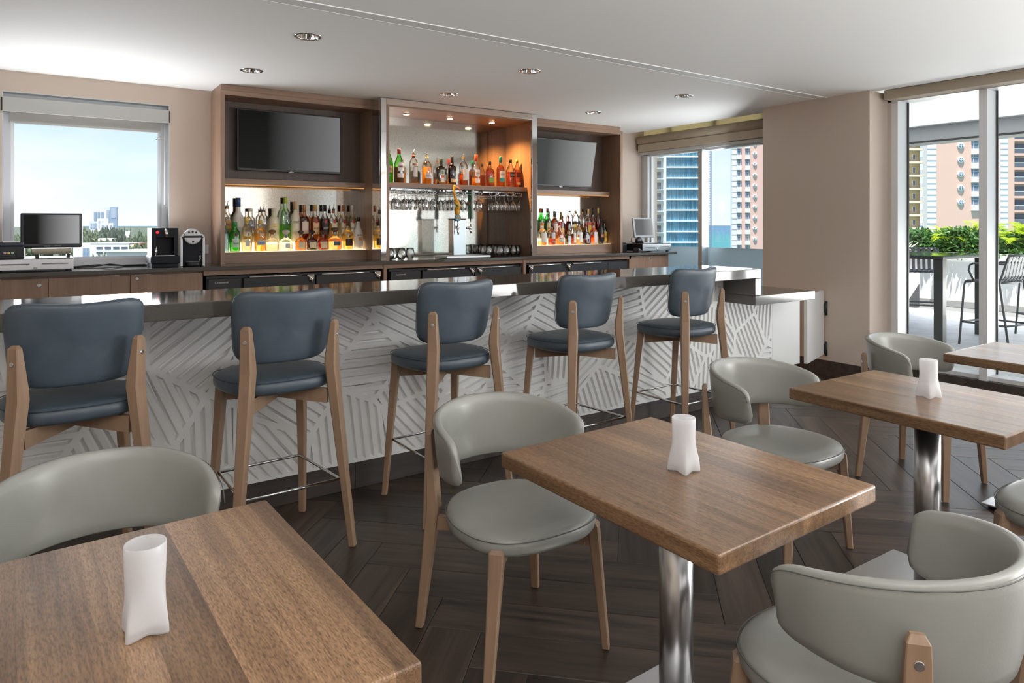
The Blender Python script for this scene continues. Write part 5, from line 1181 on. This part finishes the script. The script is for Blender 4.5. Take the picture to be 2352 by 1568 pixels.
t = block('house', 'small white house high among the trees', 'building', 1000, px2(287, 1000), px2(301, 1000), GZ, zz(532, 1000), 12, HW); MB().box(px2(288, 1000), px2(300, 1000), 0, 10, zz(532, 1000), zz(531, 1000)).build('roof', HZ, t)
t = block('house', 'cream house with an orange roof near the drink dispenser', 'building', 520, px2(297, 520), px2(322, 520), GZ, zz(562, 520), 12, C((.80, .70, .55), .8)); MB().box(px2(308, 520), px2(323, 520), -.3, 12, zz(562, 520), zz(557, 520)).build('roof', C((.65, .30, .18), .8), t)
# trees
def crown_mesh(seed, fine):
    r2 = random.Random(seed); b = MB(); bm = bmesh.new(); bmesh.ops.create_icosphere(bm, subdivisions=fine, radius=1)
    for v in bm.verts:
        p = v.co.copy(); k = 1+.22*math.sin(p.x*5+seed)*math.sin(p.y*6+1.3*seed)+.18*math.sin(p.z*9+p.x*7)+r2.uniform(-.12, .12); v.co = Vector((p.x*k, p.y*k, p.z*k*.8))
    me = bpy.data.meshes.new('crown'); bm.to_mesh(me); bm.free(); return me
TRM = [P('tree_green_%d' % i, c, .9, var=.55, vscale=2.2) for i, c in enumerate(((.085, .115, .065), (.11, .14, .075), (.07, .10, .07)))]
CM = [crown_mesh(s, 3) for s in (1, 2, 3)]
def tree(D, x, ytop, wpx, mi, hk=1.0, lab=None, grp=None):
    r = px2(1176+wpx/2, D); top = zz(ytop, D); t = thing('tree', lab, 'tree', site((x-1176)/1568, D)+Vector((0, 0, GZ)), 0, grp)
    hgt = max(2.0, top-GZ); cz = hgt*.5 if hk < 3 else hgt*.5
    me = CM[(mi+int(x)) % 3]; o = bpy.data.objects.new('crown', me); COL.objects.link(o); o.parent = t; o.location = (0, 0, hgt-cz*1.0); o.scale = (r, r, cz/.8)
    if not me.materials: me.materials.append(TRM[0])
    o.material_slots[0].link = 'OBJECT'; o.material_slots[0].material = TRM[mi]
    b = MB(); b.tube([(0, 0, 0), (0, 0, hgt-cz)], max(.25, r*.06), 6); b.build('trunk', C((.10, .07, .05), .9), t)
rt_ = random.Random(12)
for i in range(15):
    tree(760+rt_.uniform(-40, 60), 232+i*3.6+rt_.uniform(-1, 1), 524+abs(i-7)*.55+rt_.uniform(-1, 2), rt_.uniform(9, 14), 2, 1.6, 'tall dark tree in the grove below the skyline towers', 'grove below the skyline')
for i in range(95):
    D = rt_.uniform(560, 1100); x = rt_.uniform(24, 350); y = 550-(D-560)*.042+rt_.uniform(-4, 6)
    tree(D, x, y, rt_.uniform(9, 20)*760/D, i % 2, 1.0, 'bushy green tree in the belt of trees below the city skyline', 'trees below the skyline')
for i in range(16):
    tree(rt_.uniform(470, 540), rt_.choice((30, 60, 100, 140, 300, 312, 326, 338, 345, 352))+rt_.uniform(-5, 5), 563+rt_.uniform(-5, 9), rt_.uniform(14, 24), 1, .8, 'round green tree beside the white office building', 'trees beside the office building')
for i, (x, y, w_) in enumerate(((188, 598, 14), (214, 585, 9), (228, 584, 14), (240, 582, 11), (196, 592, 9))): tree(380, x, y, w_, 1, .8, 'small garden tree in front of the white office building', 'garden trees')
for i, x in enumerate((286, 300)): tree(900, x, 522, 2.2, 2, 5, 'slender dark cypress rising on the horizon', 'two cypresses on the horizon')
# seen through the corner window: glass tower and the pink tower
D = 215
t = block('glass_tower', 'blue glass tower with white floor bands', 'building', D, px2(1529, D), px2(1625, D), GZ, zz(150, D), 20, P('blue_curtain_wall', (.12, .34, .48), .25, var=.45, vscale=.9, anis=(2.2, 1, .12)), None, math.radians(0))
pitch = px2(1176+24.6, D)
for i in range(18): MB().box(px2(1528, D), px2(1626, D), -.7, .2, zz(581-24.6*i, D)-.22, zz(581-24.6*i, D)+.22).build('floor_band', HW, t)
for i in range(1, 10): MB().box(px2(1529+i*10, D)-.08, px2(1529+i*10, D)+.08, -.25, 0, zz(600, D), zz(160, D)).build('mullion', C((.22, .40, .52), .4), t)
CRM_ = C((.82, .79, .72), .7); cw = block('balcony_tower', 'cream balcony tower joined to the blue glass tower', 'building', D, px2(1478, D), px2(1528, D), GZ, zz(150, D), 20, CRM_)
for i in range(16):
    z = zz(583-24.6*i, D)
    MB().box(px2(1480, D), px2(1522, D), -1.2, 0, z-.2, z+.05).build('balcony_slab', HW, cw); MB().box(px2(1481, D), px2(1521, D), -1.2, -1.1, z+.06, z+1.1).build('balcony_glass', G((.70, .85, .92)), cw)
    for a, c in ((1494, 1503), (1508, 1518)): MB().box(px2(a, D), px2(c, D), -.1, .05, z+.06, z+2.2).build('window', WD, cw)
MB().box(px2(1522, D), px2(1529, D), -.9, 0, GZ, zz(150, D)).build('corner_pier', HW, cw)
PINK = C((.74, .48, .42), .8); PINK2 = C((.76, .49, .39), .8); QU = C((.82, .81, .81), .7); SILL = C((.82, .80, .78), .7); WB = C((.17, .21, .27), .25)
def roundwin(t, x, z, r):
    b = MB(); b.disc((x, 0, z), (0, -1, 0), r, .25, 8); f = b.build('round_window', SILL, t); MB().disc((x, -.26, z), (0, -1, 0), r*.62, .05, 12).build('pane', WB, f)
    MB().box(x-r*.55, x+r*.55, -.34, -.30, z-.05, z+.05).build('glazing_bar', SILL, f); MB().box(x-.05, x+.05, -.34, -.30, z-r*.55, z+r*.55).build('glazing_bar', SILL, f)
def rectwin(t, x, z, w_, h_, apron=True):
    f = MB().box(x-w_/2, x+w_/2, -.12, .05, z-h_/2, z+h_/2).build('window', WB, t)
    for k in (-.33, .33): MB().box(x+k*w_-.05, x+k*w_+.05, -.18, -.12, z-h_/2, z+h_/2).build('glazing_bar', C((.55, .58, .60)), f)
    MB().box(x-w_/2, x+w_/2, -.18, -.12, z+h_*.18, z+h_*.25).build('glazing_bar', C((.55, .58, .60)), f)
    if apron: MB().box(x-w_*.58, x+w_*.58, -.40, 0, z-h_/2-h_*.78, z-h_/2-.05).build('apron', SILL, t)
D = 190
pk_ = block('pink_tower', 'pink tower with round windows beside the sea', 'building', D, px2(1690, D), px2(1775, D), GZ, zz(180, D), 25, PINK)
MB().box(px2(1680, D), px2(1690.5, D), -.5, .8, GZ, zz(180, D)).build('quoin_pier', QU, pk_)
for i in range(26): MB().box(px2(1679.8, D), px2(1690.6, D), -.55, -.5, zz(588-12.3*i, D)-.07, zz(588-12.3*i, D)+.07).build('quoin_joint', C((.45, .42, .42), .8), pk_)
for i in range(13):
    y = 572-24.55*i
    for x in (1697, 1716.5): rectwin(pk_, px2(x, D), zz(y-2, D), px2(1176+9, D), px2(1176+13, D))
    roundwin(pk_, px2(1733.5, D), zz(y-23, D), px2(1176+4.6, D))
D = 150
t = thing('construction_mast', 'thin blue lattice mast standing against the sea', 'mast', site(0, D), -TH)
x0, x1 = px2(1627.5, D), px2(1634, D); b = MB()
for x in (x0, x1):
    for y in (0, .6): b.box(x-.05, x+.05, y, y+.1, GZ, zz(300, D))
b.build('post', C((.20, .24, .36), .6), t); b = MB()
for i in range(52):
    z = zz(585-5.6*i, D); b.box(x0, x1, 0, .06, z, z+.08); b.tube([(x0, 0, z), (x1, 0, z+.5)], .035, 4)
b.build('lattice', C((.20, .24, .36), .6), t)
# seen through the terrace doors: pink and yellow apartment house
D = 145
ap = block('apartment_house', 'pink apartment house with round windows behind the terrace', 'building', D, px2(2146, D), px2(2330, D), GZ, zz(230, D), 22, PINK2)
MB().box(px2(2126, D), px2(2146.5, D), -.6, .8, GZ, zz(230, D)).build('quoin_pier', QU, ap); MB().box(px2(2294, D), px2(2311, D), -.6, .8, GZ, zz(230, D)).build('quoin_pier', QU, ap)
for i in range(22):
    for a, c in ((2125.6, 2146.8), (2293.6, 2311.3)): MB().box(px2(a, D), px2(c, D), -.66, -.6, zz(552-13.1*i, D)-.07, zz(552-13.1*i, D)+.07).build('quoin_joint', C((.50, .46, .46), .8), ap)
for i in range(9):
    y = 494-32.3*i
    roundwin(ap, px2(2206, D), zz(y-30, D), px2(1176+7.6, D)); rectwin(ap, px2(2240, D), zz(y-32-.0, D), px2(1176+17, D), px2(1176+17, D))
YEL = C((.80, .62, .36), .8); yw = block('yellow_wing', 'yellow balcony wing left of the pink apartment house', 'building', D+3, px2(2060, D), px2(2132, D), GZ, zz(230, D), 20, YEL)
for i in range(10):
    z = zz(553-30.6*i, D)
    MB().box(px2(2060, D), px2(2128, D), -2.0, 0, z-.45, z).build('balcony_slab', C((.78, .66, .50), .7), yw); MB().box(px2(2092, D), px2(2107, D), -.08, .05, z+.02, z+2.1).build('glazed_door', WB, yw); MB().box(px2(2099, D), px2(2100.3, D), -.14, -.08, z+.02, z+2.1).build('door_bar', HW, yw)
    f = MB().box(px2(2114, D), px2(2121, D), -.15, .05, z+.45, z+1.75).build('window', HW, yw); MB().box(px2(2115.2, D), px2(2119.8, D), -.19, -.15, z+.6, z+1.6).build('pane', WB, f)
    b = MB(); b.box(px2(2060, D), px2(2128, D), -1.98, -1.9, z+.80, z+.86)
    for k in range(16): xk = px2(2062+k*4.2, D); b.box(xk-.02, xk+.02, -1.96, -1.92, z, z+.8)
    b.build('railing', C((.22, .17, .13), .6), yw)
bw = block('balcony_wing', 'salmon balcony wing at the right picture edge behind the terrace', 'building', D+2, px2(2311, D), px2(2420, D), GZ, zz(230, D), 20, PINK2)
for i in range(9):
    z = zz(548-32.8*i, D)
    MB().box(px2(2313, D), px2(2420, D), -1.6, 0, z-.5, z).build('balcony_slab', PINK2, bw); MB().box(px2(2312, D), px2(2330, D), -1.7, -1.5, z, z+1.05).build('parapet', C((.70, .42, .31), .8), bw)
    MB().box(px2(2330, D), px2(2420, D), -1.62, -1.55, z+.95, z+1.05).build('handrail', HW, bw); MB().box(px2(2330, D), px2(2420, D), -1.6, -1.56, z+.02, z+.92).build('balustrade', G((.82, .88, .92)), bw)
    MB().box(px2(2316, D), px2(2327, D), -.1, .05, z+.05, z+2.1).build('window', C((.42, .48, .56), .3), bw); MB().box(px2(2333, D), px2(2345, D), -.1, .05, z+.05, z+2.2).build('glazed_door', WD, bw); MB().box(px2(2346.5, D), px2(2380, D), -.1, .05, z+.05, z+2.2).build('glazed_door', WD, bw)
print('objects', len(bpy.data.objects))
